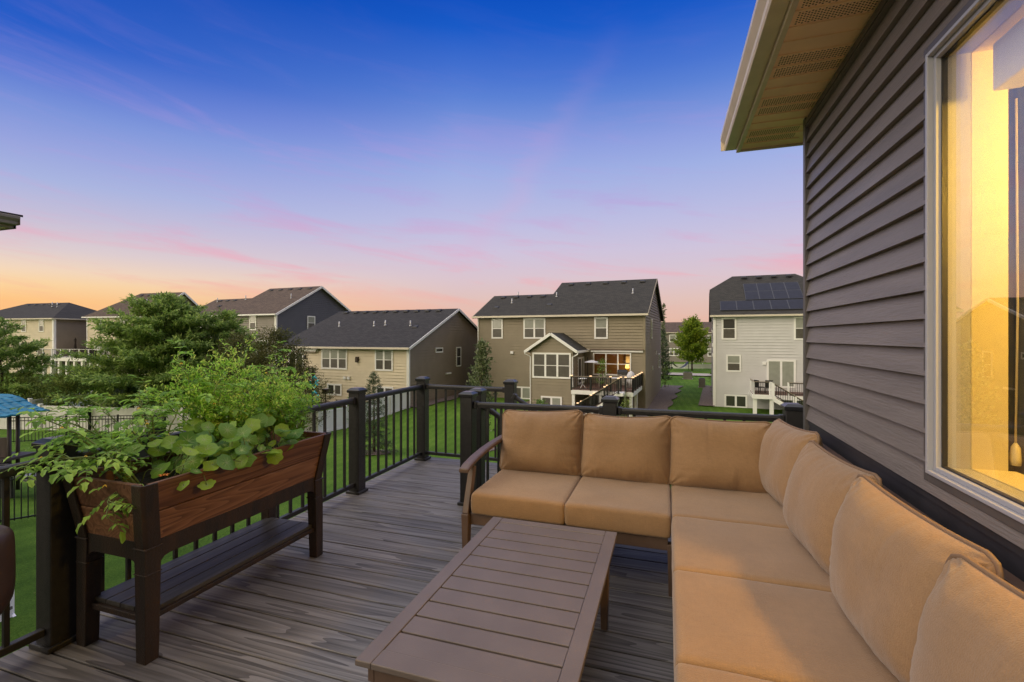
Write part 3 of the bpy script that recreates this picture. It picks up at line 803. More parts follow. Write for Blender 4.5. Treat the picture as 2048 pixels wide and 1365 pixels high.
# ================================================================== coffee table
TX0, TX1, TY0, TY1, TZ = -.995, -.265, 1.335, 2.655, .42
tb = thing('coffee_table', 'taupe slatted rectangular coffee table standing in front of the sofa', 'coffee table', (-.63, 2.0, 0))
m_ = MB(); B = .062
m_.box(TX0, TX0 + B, TY0, TY1, TZ - .022, TZ); m_.box(TX1 - B, TX1, TY0, TY1, TZ - .022, TZ)
m_.box(TX0 + B, TX1 - B, TY0, TY0 + .075, TZ - .022, TZ - .0006); m_.box(TX0 + B, TX1 - B, TY1 - .06, TY1, TZ - .022, TZ - .0006)
m_.build('top_frame', M['table'], tb, bevel=.0035)
m_ = MB(); y0 = TY0 + .0765; y1 = TY1 - .0615; ns = 11; st_ = (y1 - y0) / ns
for i in range(ns): m_.box(TX0 + B + .001, TX1 - B - .001, y0 + i * st_ + (.005 if i else 0), y0 + (i + 1) * st_ - (.005 if i < ns - 1 else 0), TZ - .030, TZ - .0035)
m_.build('slats', M['table'], tb, bevel=.002)
m_ = MB()
for a in ((TX0 + .03, TX0 + .055, TY0 + .03, TY1 - .03), (TX1 - .055, TX1 - .03, TY0 + .03, TY1 - .03), (TX0 + .055, TX1 - .055, TY0 + .03, TY0 + .055), (TX0 + .055, TX1 - .055, TY1 - .055, TY1 - .03)):
    m_.box(a[0], a[1], a[2], a[3], TZ - .088, TZ - .022)
m_.build('apron', M['frame'], tb, bevel=.003)
for x in (TX0 + .055, TX1 - .045):
    for y in (TY0 + .2, TY1 - .2):
        m_ = MB(); m_.bar((x, y, TZ - .022), (x, y, 0), .05, .062, (0, 1, 0), .034, .04); m_.build('leg', M['frame'], tb, bevel=.004)

# ================================================================== raised planter
PX0, PX1, PY0, PY1 = -2.72, -2.27, 1.53, 2.67
pl_ = thing('raised_planter', 'reddish wood planter trough on black cast iron legs with a lower shelf', 'planter', ((PX0 + PX1) / 2, (PY0 + PY1) / 2, 0))
ZB, ZR = .545, .830


def flare(z): return .045 * (z - ZB) / (ZR - ZB)


for z0, z1 in ((ZB, ZB + .139), (ZB + .145, ZR)):
    f0, f1 = flare(z0), flare(z1)
    for nm, A in (('side_board', 'xp'), ('side_board', 'xn'), ('end_board', 'yp'), ('end_board', 'yn')):
        m_ = MB(); t_ = .022
        if A[0] == 'x':
            s = 1 if A[1] == 'p' else -1; xb = PX1 if s > 0 else PX0; ya, yb = PY0 + .03, PY1 - .03
            poly = [(xb + s * f0, ya - f0, z0), (xb + s * f1, ya - f1, z1), (xb + s * (f1 - t_), ya - f1, z1), (xb + s * (f0 - t_), ya - f0, z0)]
            q = [(p_[0], (yb + f0) if p_[2] == z0 else (yb + f1), p_[2]) for p_ in poly]
        else:
            s = 1 if A[1] == 'p' else -1; yb_ = PY1 if s > 0 else PY0; xa, xb = PX0 + .03, PX1 - .03
            poly = [(xa - f0, yb_ + s * f0, z0), (xa - f1, yb_ + s * f1, z1), (xa - f1, yb_ + s * (f1 - t_), z1), (xa - f0, yb_ + s * (f0 - t_), z0)]
            q = [((xb + f0) if p_[2] == z0 else (xb + f1), p_[1], p_[2]) for p_ in poly]
        m_.add(poly + q, [(0, 1, 2, 3), (7, 6, 5, 4)] + [((i + 1) % 4, i, 4 + i, 4 + (i + 1) % 4) for i in range(4)])
        m_.build(nm, M['wood' if z0 == ZB else 'wood2'], pl_, bevel=.003)
for sx in (0, 1):
    for sy in (0, 1):
        x = PX1 if sx else PX0; y = PY1 if sy else PY0; dx_ = 1 if sx else -1; dy_ = 1 if sy else -1
        # cast corner: an L that flares with the box, then a heavier leg
        m_ = MB()
        def Lsec(z, e, w_):
            f_ = flare(max(z, ZB)); X = x + dx_ * (f_ + e); Y = y + dy_ * (f_ + e); r_ = .012
            return [(X - dx_ * r_, Y, z), (X, Y - dy_ * r_, z), (X, Y - dy_ * w_, z), (X - dx_ * .012, Y - dy_ * w_, z), (X - dx_ * .012, Y - dy_ * .012, z), (X - dx_ * w_, Y - dy_ * .012, z), (X - dx_ * w_, Y, z)]
        secs = [Lsec(ZB - .02, .012, .072), Lsec(ZR + .002, .012, .072)]
        vs = secs[0] + secs[1]; m_.add(vs, [tuple(range(7)), tuple(reversed(range(7, 14)))] + [((i + 1) % 7, i, 7 + i, 7 + (i + 1) % 7) for i in range(7)])
        m_.build('corner_bracket', M['rust'], pl_, bevel=.003)
        m_ = MB(); cxx, cyy = x - dx_ * .024, y - dy_ * .024
        m_.bar((cxx, cyy, ZB - .02), (cxx + dx_ * .006, cyy + dy_ * .006, 0), .074, .074, (0, 1, 0), .062, .062)
        m_.bar((cxx, cyy, ZB - .018), (cxx, cyy, ZB - .026), .084, .084, (0, 1, 0)); m_.bar((cxx, cyy, .408), (cxx, cyy, .402), .079, .079, (0, 1, 0))
        m_.build('leg', M['rust'], pl_, bevel=.006)
m_ = MB()
for x in (PX0 + .012, PX1 - .012):       # apron beams with rounded brackets at the legs
    yy0, yy1 = PY0 + .055, PY1 - .055; zt, zl = ZB + .004, ZB - .078
    arc = [(yy0, zt), (yy0, zl - .05)] + [(yy0 + .05 * (1 - math.cos(a)), zl - .05 + .05 * math.sin(a)) for a in (R(30), R(60), R(90))]
    arc += [(yy1 - .05 * (1 - math.cos(a)), zl - .05 + .05 * math.sin(a)) for a in (R(90), R(60), R(30))] + [(yy1, zl - .05), (yy1, zt)]
    m_.prism([(x - .016, a, b) for a, b in arc], (.032, 0, 0))
for y in (PY0 + .012, PY1 - .012):
    xx0, xx1 = PX0 + .055, PX1 - .055; zt, zl = ZB + .004, ZB - .078
    arc = [(xx0, zt), (xx0, zl - .05)] + [(xx0 + .05 * (1 - math.cos(a)), zl - .05 + .05 * math.sin(a)) for a in (R(30), R(60), R(90))]
    arc += [(xx1 - .05 * (1 - math.cos(a)), zl - .05 + .05 * math.sin(a)) for a in (R(90), R(60), R(30))] + [(xx1, zl - .05), (xx1, zt)]
    m_.prism([(a, y - .016, b) for a, b in arc], (0, .032, 0))
m_.build('apron', M['rust'], pl_)
m_ = MB()
for i in range(4): m_.box(PX0 + .03 + i * .100, PX0 + .126 + i * .100, PY0 + .03, PY1 - .03, .200, .222)
m_.build('shelf', M['shelfm'], pl_, bevel=.003)
m_ = MB(); m_.box(PX0 + .0, PX1 - .0, PY0 + .012, PY0 + .040, .172, .200); m_.box(PX0, PX1, PY1 - .04, PY1 - .012, .172, .2); m_.box(PX1 - .03, PX1 - .008, PY0 + .04, PY1 - .04, .176, .2); m_.build('shelf_frame', M['rust'], pl_, bevel=.003)
m_ = MB(); n = 26
gxs = [(PX0 - .005 + (PX1 - PX0 + .01) * i / 10) for i in range(11)]; gys = [PY0 - .0 + (PY1 - PY0) * i / n for i in range(n + 1)]
m_.v = [(x, y, .755 + .022 * noise.noise(Vector((x * 9, y * 9, 0)))) for y in gys for x in gxs]
m_.f = [(j * 11 + i, j * 11 + i + 1, (j + 1) * 11 + i + 1, (j + 1) * 11 + i) for j in range(n) for i in range(10)]; m_.mi = [0] * len(m_.f)
m_.build('soil', M['soil'], pl_, smooth=True)

# brown vinyl cover over something at the left edge
M['vinyl'] = mat('brown_vinyl_cover', (.045, .026, .019), .42, var=.25, vscale=9, bump=.3, bscale=14)
m_ = MB(); vs = []; fs = []
ys = [-.2, .15, .5, .82, 1.02, 1.12, 1.165, 1.18]
for i, y in enumerate(ys):
    t_ = (y + .2) / 1.38; k = min(1, max(0, (1.18 - y) / .06)) ** .5; w_ = .13 + .04 * (1 - t_); top = .80 - .055 * t_ ** 2 - .012 * (1 - k); bot = .06 + .335 * max(0, (t_ - .25) / .75) ** 1.5 + .05 * (1 - k)
    for u, v in ((-1, 0), (-1.02, .5), (-.95, .93), (-.7, 1), (.7, 1), (.95, .93), (1.02, .5), (1, 0)):
        z = bot + (top - bot) * v; vs.append((-2.56 + u * w_ * (.55 + .45 * k) + .006 * noise.noise(Vector((y * 6, v * 5, u))), y, z))
for i in range(len(ys) - 1):
    for j in range(8): fs.append((i * 8 + j, (i + 1) * 8 + j, (i + 1) * 8 + (j + 1) % 8, i * 8 + (j + 1) % 8))
fs += [tuple(range(8)), tuple(reversed(range(len(ys) * 8 - 8, len(ys) * 8)))]
m_.add(vs, fs)
cv_ = solo(m_, 'furniture_cover', M['vinyl'], 'dark brown vinyl cover poking in beside the left railing', 'cover', (-2.56, .5, 0), smooth=True)
cv_.modifiers.new('round', 'SUBSURF').render_levels = 2

# ================================================================== houses: shared pieces
def hwall(root, a, b, zb, top, m, holes=(), course=.23):
    mb = MB(); siding(mb, a, b, zb, top, course, .060, holes); return mb.build('wall', m, root)


def fwin(root, a, b, u0, u1, z0, z1, cols=1, hung=True, tr=.09, lo='screen', up='paneg', name='window', tm='white'):
    """trimmed window on the wall a-b: trim, sash bars, upper and lower panes"""
    wm = wallmap(a, b); mb = MB(); frame4(mb, wm, u0, u1, z0, z1, tr, -.01, .088)
    cw = (u1 - u0 - 2 * tr) / cols; zm = (z0 + z1) / 2
    for i in range(cols):
        c0 = u0 + tr + i * cw; c1 = c0 + cw
        if i: wb(mb, wm, c0 - .045, c0 + .045, z0 + tr, z1 - tr, -.01, .086)
        e = .045 if i else 0; e1 = .045 if i < cols - 1 else 0
        frame4(mb, wm, c0 + e, c1 - e1, z0 + tr, z1 - tr, .03, -.01, .083)
        if hung: wb(mb, wm, c0 + e + .03, c1 - e1 - .03, zm - .025, zm + .025, -.01, .0835)
    w = mb.build(name, M[tm], root)
    m1 = MB(); m2 = MB()
    for i in range(cols):
        c0 = u0 + tr + i * cw + .02; c1 = c0 + cw - .04
        if hung: wb(m1, wm, c0, c1, z0 + tr, zm, .012, .070); wb(m2, wm, c0, c1, zm, z1 - tr, .013, .071)
        else: wb(m1 if i % 2 == 0 else m2, wm, c0, c1, z0 + tr, z1 - tr, .012, .070)
    m1.build('pane', M[lo], w)
    if m2.v: m2.build('pane', M[up], w)
    return w


def slabroof(root, faces, m, t=.16, name='roof'):
    mb = MB()
    for f in faces: mb.slab(f, t)
    return mb.build(name, m, root)


def trimbar(root, name, a, b, w, h, m):
    mb = MB(); mb.bar(a, b, w, h); return mb.build(name, m, root)


def gut(root, a, b, m=None):
    a = Vector(a); b = Vector(b); return trimbar(root, 'gutter', a, b, .13, .15, m or M['gut'])


def spout(root, x, y, z0, z1, m=None, dx_=0, dy_=-.06):
    mb = MB(); mb.bar((x + dx_, y + dy_, z0), (x + dx_, y + dy_, z1), .09, .07, (0, 1, 0)); return mb.build('downspout', m or M['white'], root)


def rvents(root, pts):
    for p_ in pts:
        mb = MB(); x, y, z = p_; mb.add([(x - .24, y - .22, z - .08), (x + .24, y - .22, z - .08), (x + .24, y + .2, z + .08), (x - .24, y + .2, z + .08), (x - .2, y - .2, z + .03), (x + .2, y - .2, z + .03), (x + .18, y + .16, z + .15), (x - .18, y + .16, z + .15)],
                                        [(0, 3, 2, 1), (4, 5, 6, 7), (0, 1, 5, 4), (1, 2, 6, 5), (2, 3, 7, 6), (3, 0, 4, 7)]); mb.build('roof_vent', M['vent'], root)


def pipes(root, pts, h=.42):
    for x, y, z in pts:
        mb = MB(); mb.tube([(x, y, z - .1), (x, y, z + h)], .055, 8); mb.lathe((x, y, z - .03), [(.13, 0), (.07, .12)], 8); mb.build('vent_pipe', M['metal'], root, smooth=True)


def ctrim(root, x, y, z0, z1, m=None, w=.15):
    mb = MB(); mb.box(x - w / 2, x + w / 2, y - w / 2, y + w / 2, z0, z1); return mb.build('corner_trim', m or M['white'], root)


def rail_far(root, a, b, z, h=.92, top='browns', post='white', n=2, sp=.14, zb=None, cap=False):
    """a light deck railing far away: posts, top and bottom rail, balusters in one panel"""
    a = Vector((a[0], a[1], z)); b = Vector((b[0], b[1], z if zb is None else zb)); d = b - a; u = Vector((0, 0, 1)); L_ = d.xy.length
    mb = MB(); mb.bar(a + u * h, b + u * h, .12, .035); mb.build('top_rail', M[top], root)
    mb = MB(); mb.bar(a + u * .09, b + u * .09, .04, .04); mb.bar(a + u * (h - .05), b + u * (h - .05), .04, .05)
    k = int(L_ / sp)
    for i in range(1, k):
        p_ = a + d * i / k; mb.box(p_.x - .011, p_.x + .011, p_.y - .011, p_.y + .011, p_.z + .09, p_.z + h - .05)
    mb.build('baluster_panel', M['black'], root)
    for i in range(n + 1):
        p_ = a + d * i / n; mb = MB(); mb.box(p_.x - .055, p_.x + .055, p_.y - .055, p_.y + .055, p_.z - .05, p_.z + h + .02); po_ = mb.build('post', M[post], root)
        if cap: mb = MB(); mb.box(p_.x - .07, p_.x + .07, p_.y - .07, p_.y + .07, p_.z + h + .02, p_.z + h + .07); mb.build('cap_light', M['caplight'], po_)


M['caplight'] = mat('lit_post_cap', (.8, .6, .4), .5, emit=(1, .62, .32), estr=1.4)
GZ = -4.4

# ------------------------------------------------------------------ brown two storey house
U0, U1, V0, V1 = -18.2, -4.23, 36.9, 50.9
bh = thing('house', 'taupe two storey house with a gabled sunroom, lit windows and raised deck', 'house', (U0, V0, GZ), FF, 'houses across the lawn')
BKL, BKR = (U0, V0), (U1, V0)
lit = (10.05, 12.99, -1.53, .22)
hwall(bh, BKL, BKR, GZ, 3.3, M['taupe'], [(lit[0] + .09, lit[1] - .09, lit[2] + .09, lit[3] - .09)])
hwall(bh, (U1, V0), (U1, V1), GZ, [(0, 3.3), (6.9, 6.52), (14, 3.3)], M['taupe'])
hwall(bh, (U0, V0 + 8.3), (U0, V0), GZ, [(0, 3.3), (4.15, 5.2), (8.3, 3.3)], M['taupe'])
hwall(bh, (U1, V1), (U0, V1), GZ, 3.3, M['taupe'])
hwall(bh, (-12.6, V1), (-12.6, V0 + .5), 3.2, [(0, 3.3), (7.1, 6.5), (13.5, 3.5)], M['taupe'])
slabroof(bh, [[(-12.7, 36.5, 3.2), (-3.93, 36.5, 3.2), (-3.93, 43.8, 6.63), (-12.7, 43.8, 6.63)], [(-3.93, 51.2, 3.2), (-12.7, 51.2, 3.2), (-12.7, 43.8, 6.63), (-3.93, 43.8, 6.63)],
              [(-18.55, 36.5, 3.195), (-12.7, 36.5, 3.195), (-12.7, 41.05, 5.33), (-18.55, 41.05, 5.33)], [(-12.7, 45.6, 3.2), (-18.55, 45.6, 3.2), (-18.55, 41.05, 5.33), (-12.7, 41.05, 5.33)]], M['rf_dark'])
gut(bh, (-18.6, 36.45, 3.14), (-3.9, 36.45, 3.14))
for a, b in (((-3.92, 36.5, 3.10), (-3.92, 43.8, 6.53)), ((-3.92, 43.8, 6.53), (-3.92, 51.2, 3.1)), ((-18.56, 36.5, 3.1), (-18.56, 41.05, 5.23))): trimbar(bh, 'rake_trim', a, b, .05, .2, M['taupe'])
for i in range(5): rvents(bh, [(-11.6 + i * 1.62, 43.1, 6.35)])
for i in range(4): rvents(bh, [(-17.4 + i * 1.3, 40.5, 5.12)])
pipes(bh, [(-5.6, 40.6, 5.1), (-12.2, 40.4, 5.0), (-16.2, 41.2, 5.25), (-16.0, 39.2, 4.45)])
rvents(bh, [(-12.3, 38.6, 4.16), (-17.1, 38.3, 4.02)])
spout(bh, U0, V0, GZ, 3.1); ctrim(bh, U1 + .01, V0 - .01, GZ, 3.2, M['taupe'])
for u0, u1, c in ((1.28, 2.32, 1), (4.2, 6.12, 2), (10.16, 11.22, 1)): fwin(bh, BKL, BKR, u0, u1, 1.3, 3.0, c)
fwin(bh, (U1, V0), (U1, V1), 4.3, 5.2, 1.3, 2.98); fwin(bh, (U1, V0), (U1, V1), 11, 12.3, -1.6, -.2)
mb = MB(); wb(mb, wallmap(BKL, BKR), 3.05, 3.30, .02, .24, 0, .16); mb.build('wall_vent', M['white'], bh)
for v, z in ((5.2, -1.4), (8.6, -.2)): mb = MB(); wb(mb, wallmap((U1, V0), (U1, V1)), v, v + .3, z, z + .34, 0, .1); mb.build('wall_vent', M['white'], bh)
# lit dining room behind the big window
M['litwall'] = mat('lit_room_wall', (.55, .40, .18), .8); M['litdark'] = mat('lit_room_far_wall', (.38, .21, .08), .8)
wmb = wallmap(BKL, BKR)
fw = fwin_ = MB(); frame4(fw, wmb, lit[0], lit[1], lit[2], lit[3], .09, -.06, .088); cw = (lit[1] - lit[0] - .18) / 3
for i in range(3):
    c0 = lit[0] + .09 + i * cw
    if i: wb(fw, wmb, c0 - .05, c0 + .05, lit[2] + .09, lit[3] - .09, -.06, .043)
    wb(fw, wmb, c0 + (.05 if i else 0), c0 + cw - (.05 if i < 2 else 0), (lit[2] + lit[3]) / 2 - .03, (lit[2] + lit[3]) / 2 + .03, -.05, .03)
lw_ = fw.build('window', M['white'], bh)
mb = MB(); P_ = lambda u, z, o: wmb[0] + wmb[1] * u + wmb[2] * o + Vector((0, 0, z))
mb.quad(P_(lit[0] + .05, lit[2] + .05, -.02), P_(lit[1] - .05, lit[2] + .05, -.02), P_(lit[1] - .05, lit[3] - .05, -.02), P_(lit[0] + .05, lit[3] - .05, -.02)); mb.build('pane', M['gl'], lw_)
mb = MB(); a0, a1, z0, z1, dp = lit[0] - .6, lit[1] + .5, -2.1, .5, -2.6
mb.cur = 1; mb.quad(P_(a0, z0, dp), P_(a1 - 1.2, z0, dp), P_(a1 - 1.2, z1, dp), P_(a0, z1, dp)); mb.cur = 0; mb.quad(P_(a1 - 1.2, z0, dp + .5), P_(a1, z0, dp + .5), P_(a1, z1, dp + .5), P_(a1 - 1.2, z1, dp + .5)); mb.quad(P_(a1 - 1.2, z0, dp), P_(a1 - 1.2, z0, dp + .5), P_(a1 - 1.2, z1, dp + .5), P_(a1 - 1.2, z1, dp))
mb.quad(P_(a0, z0, dp), P_(a0, z0, -.02), P_(a0, z1, -.02), P_(a0, z1, dp)); mb.quad(P_(a1, z0, dp), P_(a1, z0, -.02), P_(a1, z1, -.02), P_(a1, z1, dp))
mb.quad(P_(a0, z0, dp), P_(a1, z0, dp), P_(a1, z0, -.02), P_(a0, z0, -.02)); mb.quad(P_(a0, z1, dp), P_(a1, z1, dp), P_(a1, z1, -.02), P_(a0, z1, -.02)); mb.build('room', [M['litwall'], M['litdark']], bh)
mb = MB(); wb(mb, wmb, lit[0] + 2.15, lit[0] + 2.62, -.72, -.06, dp + .5, dp + .54); pf = mb.build('wall_picture', M['bark'], bh)
mb = MB(); wb(mb, wmb, lit[0] + 2.22, lit[0] + 2.55, -.65, -.13, dp + .54, dp + .55); pm_ = mb.build('mount', M['cream'], pf)
M['glowshade'] = mat('lit_lamp_shade', (.9, .7, .3), .6, emit=(1, .62, .14), estr=2.6)
tl = thing('table_lamp', 'glowing yellow table lamp behind the right pane of the lit window', 'lamp', tuple(P_(lit[0] + 2.42, -1.35, -1.5)), FF)
c_ = P_(lit[0] + 2.42, 0, -1.5); mb = MB(); mb.lathe((c_.x, c_.y, -1.36), [(.08, 0), (.09, .02), (.03, .06), (.05, .16), (.06, .24), (.015, .36)], 10); mb.build('lamp_base', M['yellow'], tl, smooth=True)
mb = MB(); mb.lathe((c_.x, c_.y, -1.05), [(.17, 0), (.12, .27)], 14); mb.build('lamp_shade', M['glowshade'], tl, smooth=True)
mb = MB(); mb.box(c_.x - .5, c_.x + .35, c_.y - .25, c_.y + .3, -1.42, -1.36); mb.box(c_.x - .48, c_.x - .42, c_.y - .2, c_.y + .2, -2.1, -1.42); mb.box(c_.x + .28, c_.x + .33, c_.y - .2, c_.y + .2, -2.1, -1.42)
solo(mb, 'side_table', M['bark'], 'dark side table under the glowing yellow lamp', 'table', (c_.x, c_.y, -2.1), FF)
lq = bpy.data.lights.new('table_lamp_light', 'POINT'); lq.energy = 18; lq.color = (1, .62, .2); lq.shadow_soft_size = .12
lo_ = bpy.data.objects.new('table_lamp_light', lq); COL.objects.link(lo_); lo_.location = Matrix.Rotation(R(FF), 4, 'Z') @ Vector((c_.x, c_.y - .05, -.66))
# awning cassette over it
mb = MB(); wb(mb, wmb, lit[0] - .15, U1 - U0 - .08, .28, .42, 0, .2); mb.build('awning_case', M['white'], bh); mb = MB(); wb(mb, wmb, lit[0] - .2, U1 - U0 - .03, .42, .50, 0, .26); mb.build('awning_hood', M['frame'], bh)
# sunroom bump
SU0, SU1, SV = -12.16, -8.9, 33.6; sm = (SU0 + SU1) / 2
hwall(bh, (SU0, SV), (SU1, SV), GZ, [(0, .55), ((SU1 - SU0) / 2, 1.62), (SU1 - SU0, .55)], M['taupe']); hwall(bh, (SU1, SV), (SU1, V0), GZ, .55, M['taupe']); hwall(bh, (SU0, V0), (SU0, SV), GZ, .55, M['taupe'])
slabroof(bh, [[(SU0 - .35, SV - .3, .44), (sm, SV - .3, 1.75), (sm, V0 - .02, 1.75), (SU0 - .35, V0 - .02, .44)], [(sm, SV - .3, 1.75), (SU1 + .35, SV - .3, .44), (SU1 + .35, V0 - .02, .44), (sm, V0 - .02, 1.75)]], M['rf_dark'], .12)
trimbar(bh, 'rake_trim', (SU0 - .37, SV - .32, .36), (sm, SV - .32, 1.68), .06, .2, M['white']); trimbar(bh, 'rake_trim', (SU1 + .37, SV - .32, .36), (sm, SV - .32, 1.68), .06, .2, M['white'])
gut(bh, (SU1 + .4, SV - .3, .36), (SU1 + .4, V0 - .05, .36), M['white']); gut(bh, (SU0 - .4, SV - .3, .36), (SU0 - .4, V0 - .05, .36), M['white'])
for sx, x in ((SU0 - .02, SU0 - .4), (SU1 - .02, SU1 + .4)):
    mb = MB(); mb.tube([(x, SV - .25, .32), (x, SV - .25, .18), (sx, SV - .06, -.02), (sx, SV - .06, GZ if sx < -11 else -2.2)], .05, 6); mb.build('downspout', M['white'], bh)
fwin(bh, (SU0, SV), (SU1, SV), .13, 3.12, -1.62, .28, 3, True, .10, 'screen', 'screen'); fwin(bh, (SU0, SV), (SU1, SV), .81, 2.44, -3.96, -2.96, 2, False)
fwin(bh, (SU1, SV), (SU1, V0), 1.25, 3.1, -2.16, -.10, 2, False, .1, 'pane', 'paneg', 'sliding_door')
fwin(bh, BKL, BKR, 3.0, 5.1, -3.75, -2.7, 2, False); fwin(bh, BKL, BKR, 9.8, 12.6, -4.3, -2.7, 2, False, .1, 'pane', 'pane')
mb = MB(); mb.box(U1 - .3, U1 + .02, V0, V0 + .01, GZ, GZ + .1); bd = None
# its raised deck
DZ, DU0, DU1, DV = -2.2, -8.62, -4.42, 32.1
M['reddeck'] = mat('red_brown_decking', (.125, .062, .045), .6, var=.15, vscale=5, vstretch=(.2, 4, 1))
dk = thing('raised_deck', 'raised red brown deck with black rails and lit post caps behind the taupe house', 'deck', (DU0, DV, GZ), FF)
mb = MB(); mb.box(DU0, DU1, DV, V0 - .02, DZ - .04, DZ); mb.build('deck_boards', M['reddeck'], dk)
mb = MB(); mb.box(DU0 - .02, DU1 + .02, DV - .03, DV, DZ - .32, DZ - .03); mb.box(DU1, DU1 + .03, DV, V0 - .03, DZ - .32, DZ - .03); mb.build('deck_fascia', M['white'], dk)
for x, y in ((DU0 + .12, DV + .15), (DU1 - .15, DV + .15), (DU0 + 2.0, DV + .15), (DU1 - .15, DV + 2.6)): mb = MB(); mb.box(x - .1, x + .1, y - .1, y + .1, GZ - .2, DZ - .32); mb.build('support_post', M['white'], dk)
rail_far(dk, (DU0, DV), (-5.9, DV), DZ, post='black', n=2, cap=True); rail_far(dk, (-4.9, DV), (DU1, DV), DZ, post='black', n=1, cap=True); rail_far(dk, (DU1, DV), (DU1, V0 - .1), DZ, post='black', n=4, cap=True)
sk = thing('deck_stairs', 'stairs with sloping brown handrail dropping from the taupe house deck', 'stairs', (-5.5, 31.5, GZ), FF)
rail_far(sk, (-5.2, DV - .08), (-7.9, DV - .08), DZ, n=3, zb=DZ - 1.75, post='black', cap=True); rail_far(sk, (-5.2, DV - 1.05), (-7.9, DV - 1.05), DZ, n=3, zb=DZ - 1.75, post='black', cap=True)
mb = MB()
for i in range(10): mb.box(-5.45 - .27 * (i + 1), -5.45 - .27 * i, DV - 1.05, DV - .08, DZ - .19 * (i + 1) - .04, DZ - .19 * (i + 1))
mb.build('treads', M['reddeck'], sk)
mb = MB(); mb.prism([(-5.3, DV - 1.1, DZ - .02), (-5.3, DV - 1.1, DZ - .32), (-8.0, DV - 1.1, DZ - 2.2), (-8.0, DV - 1.1, DZ - 1.9)], (0, .04, 0)); mb.box(-5.45, -4.9, DV - 1.05, DV - .02, DZ - .2, DZ); mb.build('stringer', M['white'], sk)


def patio_chair(name, label, x, y, z, rz, m, fr, cat='chair', group=None):
    t_ = thing(name, label, cat, (x, y, z), fr, group); mt = Matrix.Translation((x, y, z)) @ Matrix.Rotation(R(rz), 4, 'Z')
    mb = MB(); mb.box(-.26, .26, -.25, .25, .38, .43, mt); mb.build('seat', m, t_); mb = MB(); mb.box(-.26, .26, .22, .27, .43, .95, mt); mb.build('backrest', m, t_)
    for sx in (-1, 1):
        for sy in (-1, 1): mb = MB(); mb.bar(mt @ Vector((sx * .24, sy * .22, .40)), mt @ Vector((sx * .26, sy * .25, 0)), .035, .035, (0, 1, 0)); mb.build('leg', m, t_)
    return t_


patio_chair('patio_chair', 'grey patio chair on the taupe house deck below the middle pane of the lit window', -6.9, 34.6, DZ, 180, M['greym'], FF)
patio_chair('patio_chair', 'grey patio chair at the right end of the glass topped deck table', -5.35, 34.2, DZ, 90, M['greym'], FF)
pt_ = thing('patio_table', 'pale topped patio table on the taupe house deck', 'table', (-6.3, 34.0, DZ), FF)
mb = MB(); mb.box(-7.0, -5.7, 33.6, 34.4, DZ + .70, DZ + .74); mb.build('tabletop', M['greyl'], pt_)
for x in (-6.9, -5.8):
    for y in (33.7, 34.3): mb = MB(); mb.box(x - .03, x + .03, y - .03, y + .03, DZ, DZ + .7); mb.build('leg', M['black'], pt_)
gr_ = thing('grill', 'dark lidded gas grill standing on the taupe house deck', 'grill', (-5.6, 35.6, DZ), FF)
mb = MB(); mb.box(-6.0, -5.3, 35.3, 35.8, DZ + .1, DZ + .85); mb.build('cart', M['greym'], gr_); mb = MB(); mb.prism([(-6.0, 35.3, DZ + .87), (-6.0, 35.8, DZ + .87), (-6.0, 35.75, DZ + 1.15), (-6.0, 35.5, DZ + 1.22), (-6.0, 35.33, DZ + 1.08)], (.7, 0, 0)); mb.build('lid', M['black'], gr_)
wc_ = MB(); wc_.lathe((-4.95, 34.9, DZ), [(.30, 0), (.33, .5), (.30, .85), (.2, 1.08), (.05, 1.18)], 12); solo(wc_, 'furniture_cover', M['greyl'], 'pale rounded furniture cover near the right deck rail', 'cover', (-4.95, 34.9, DZ), FF, smooth=True)
um = thing('patio_umbrella', 'grey patio umbrella left of the lit window on the taupe house deck', 'umbrella', (-8.05, 34.6, DZ), FF)
mb = MB(); mb.tube([(-8.05, 34.6, DZ), (-8.05, 34.6, DZ + 2.15)], .03, 8); mb.build('pole', M['black'], um); mb = MB(); mb.lathe((-7.75, 34.6, DZ + 1.78), [(.62, 0), (.36, .07), (.1, .14), (.02, .16)], 8); mb.build('canopy', M['greyl'], um)
bt = thing('bistro_table', 'small white scrolled bistro table at the left end of the taupe house deck', 'table', (-8.0, 32.8, DZ), FF)
mb = MB(); mb.lathe((-8.0, 32.8, DZ + .70), [(.3, 0), (.3, .03)], 14); mb.build('tabletop', M['white'], bt)
mb = MB()
for k in range(3):
    a = k * 2.1; mb.tube([(-8.0 + .26 * math.cos(a), 32.8 + .26 * math.sin(a), DZ), (-8.0 + .05 * math.cos(a), 32.8 + .05 * math.sin(a), DZ + .3), (-8.0 + .12 * math.cos(a), 32.8 + .12 * math.sin(a), DZ + .5), (-8.0, 32.8, DZ + .7)], .02, 5)
mb.build('leg', M['white'], bt)

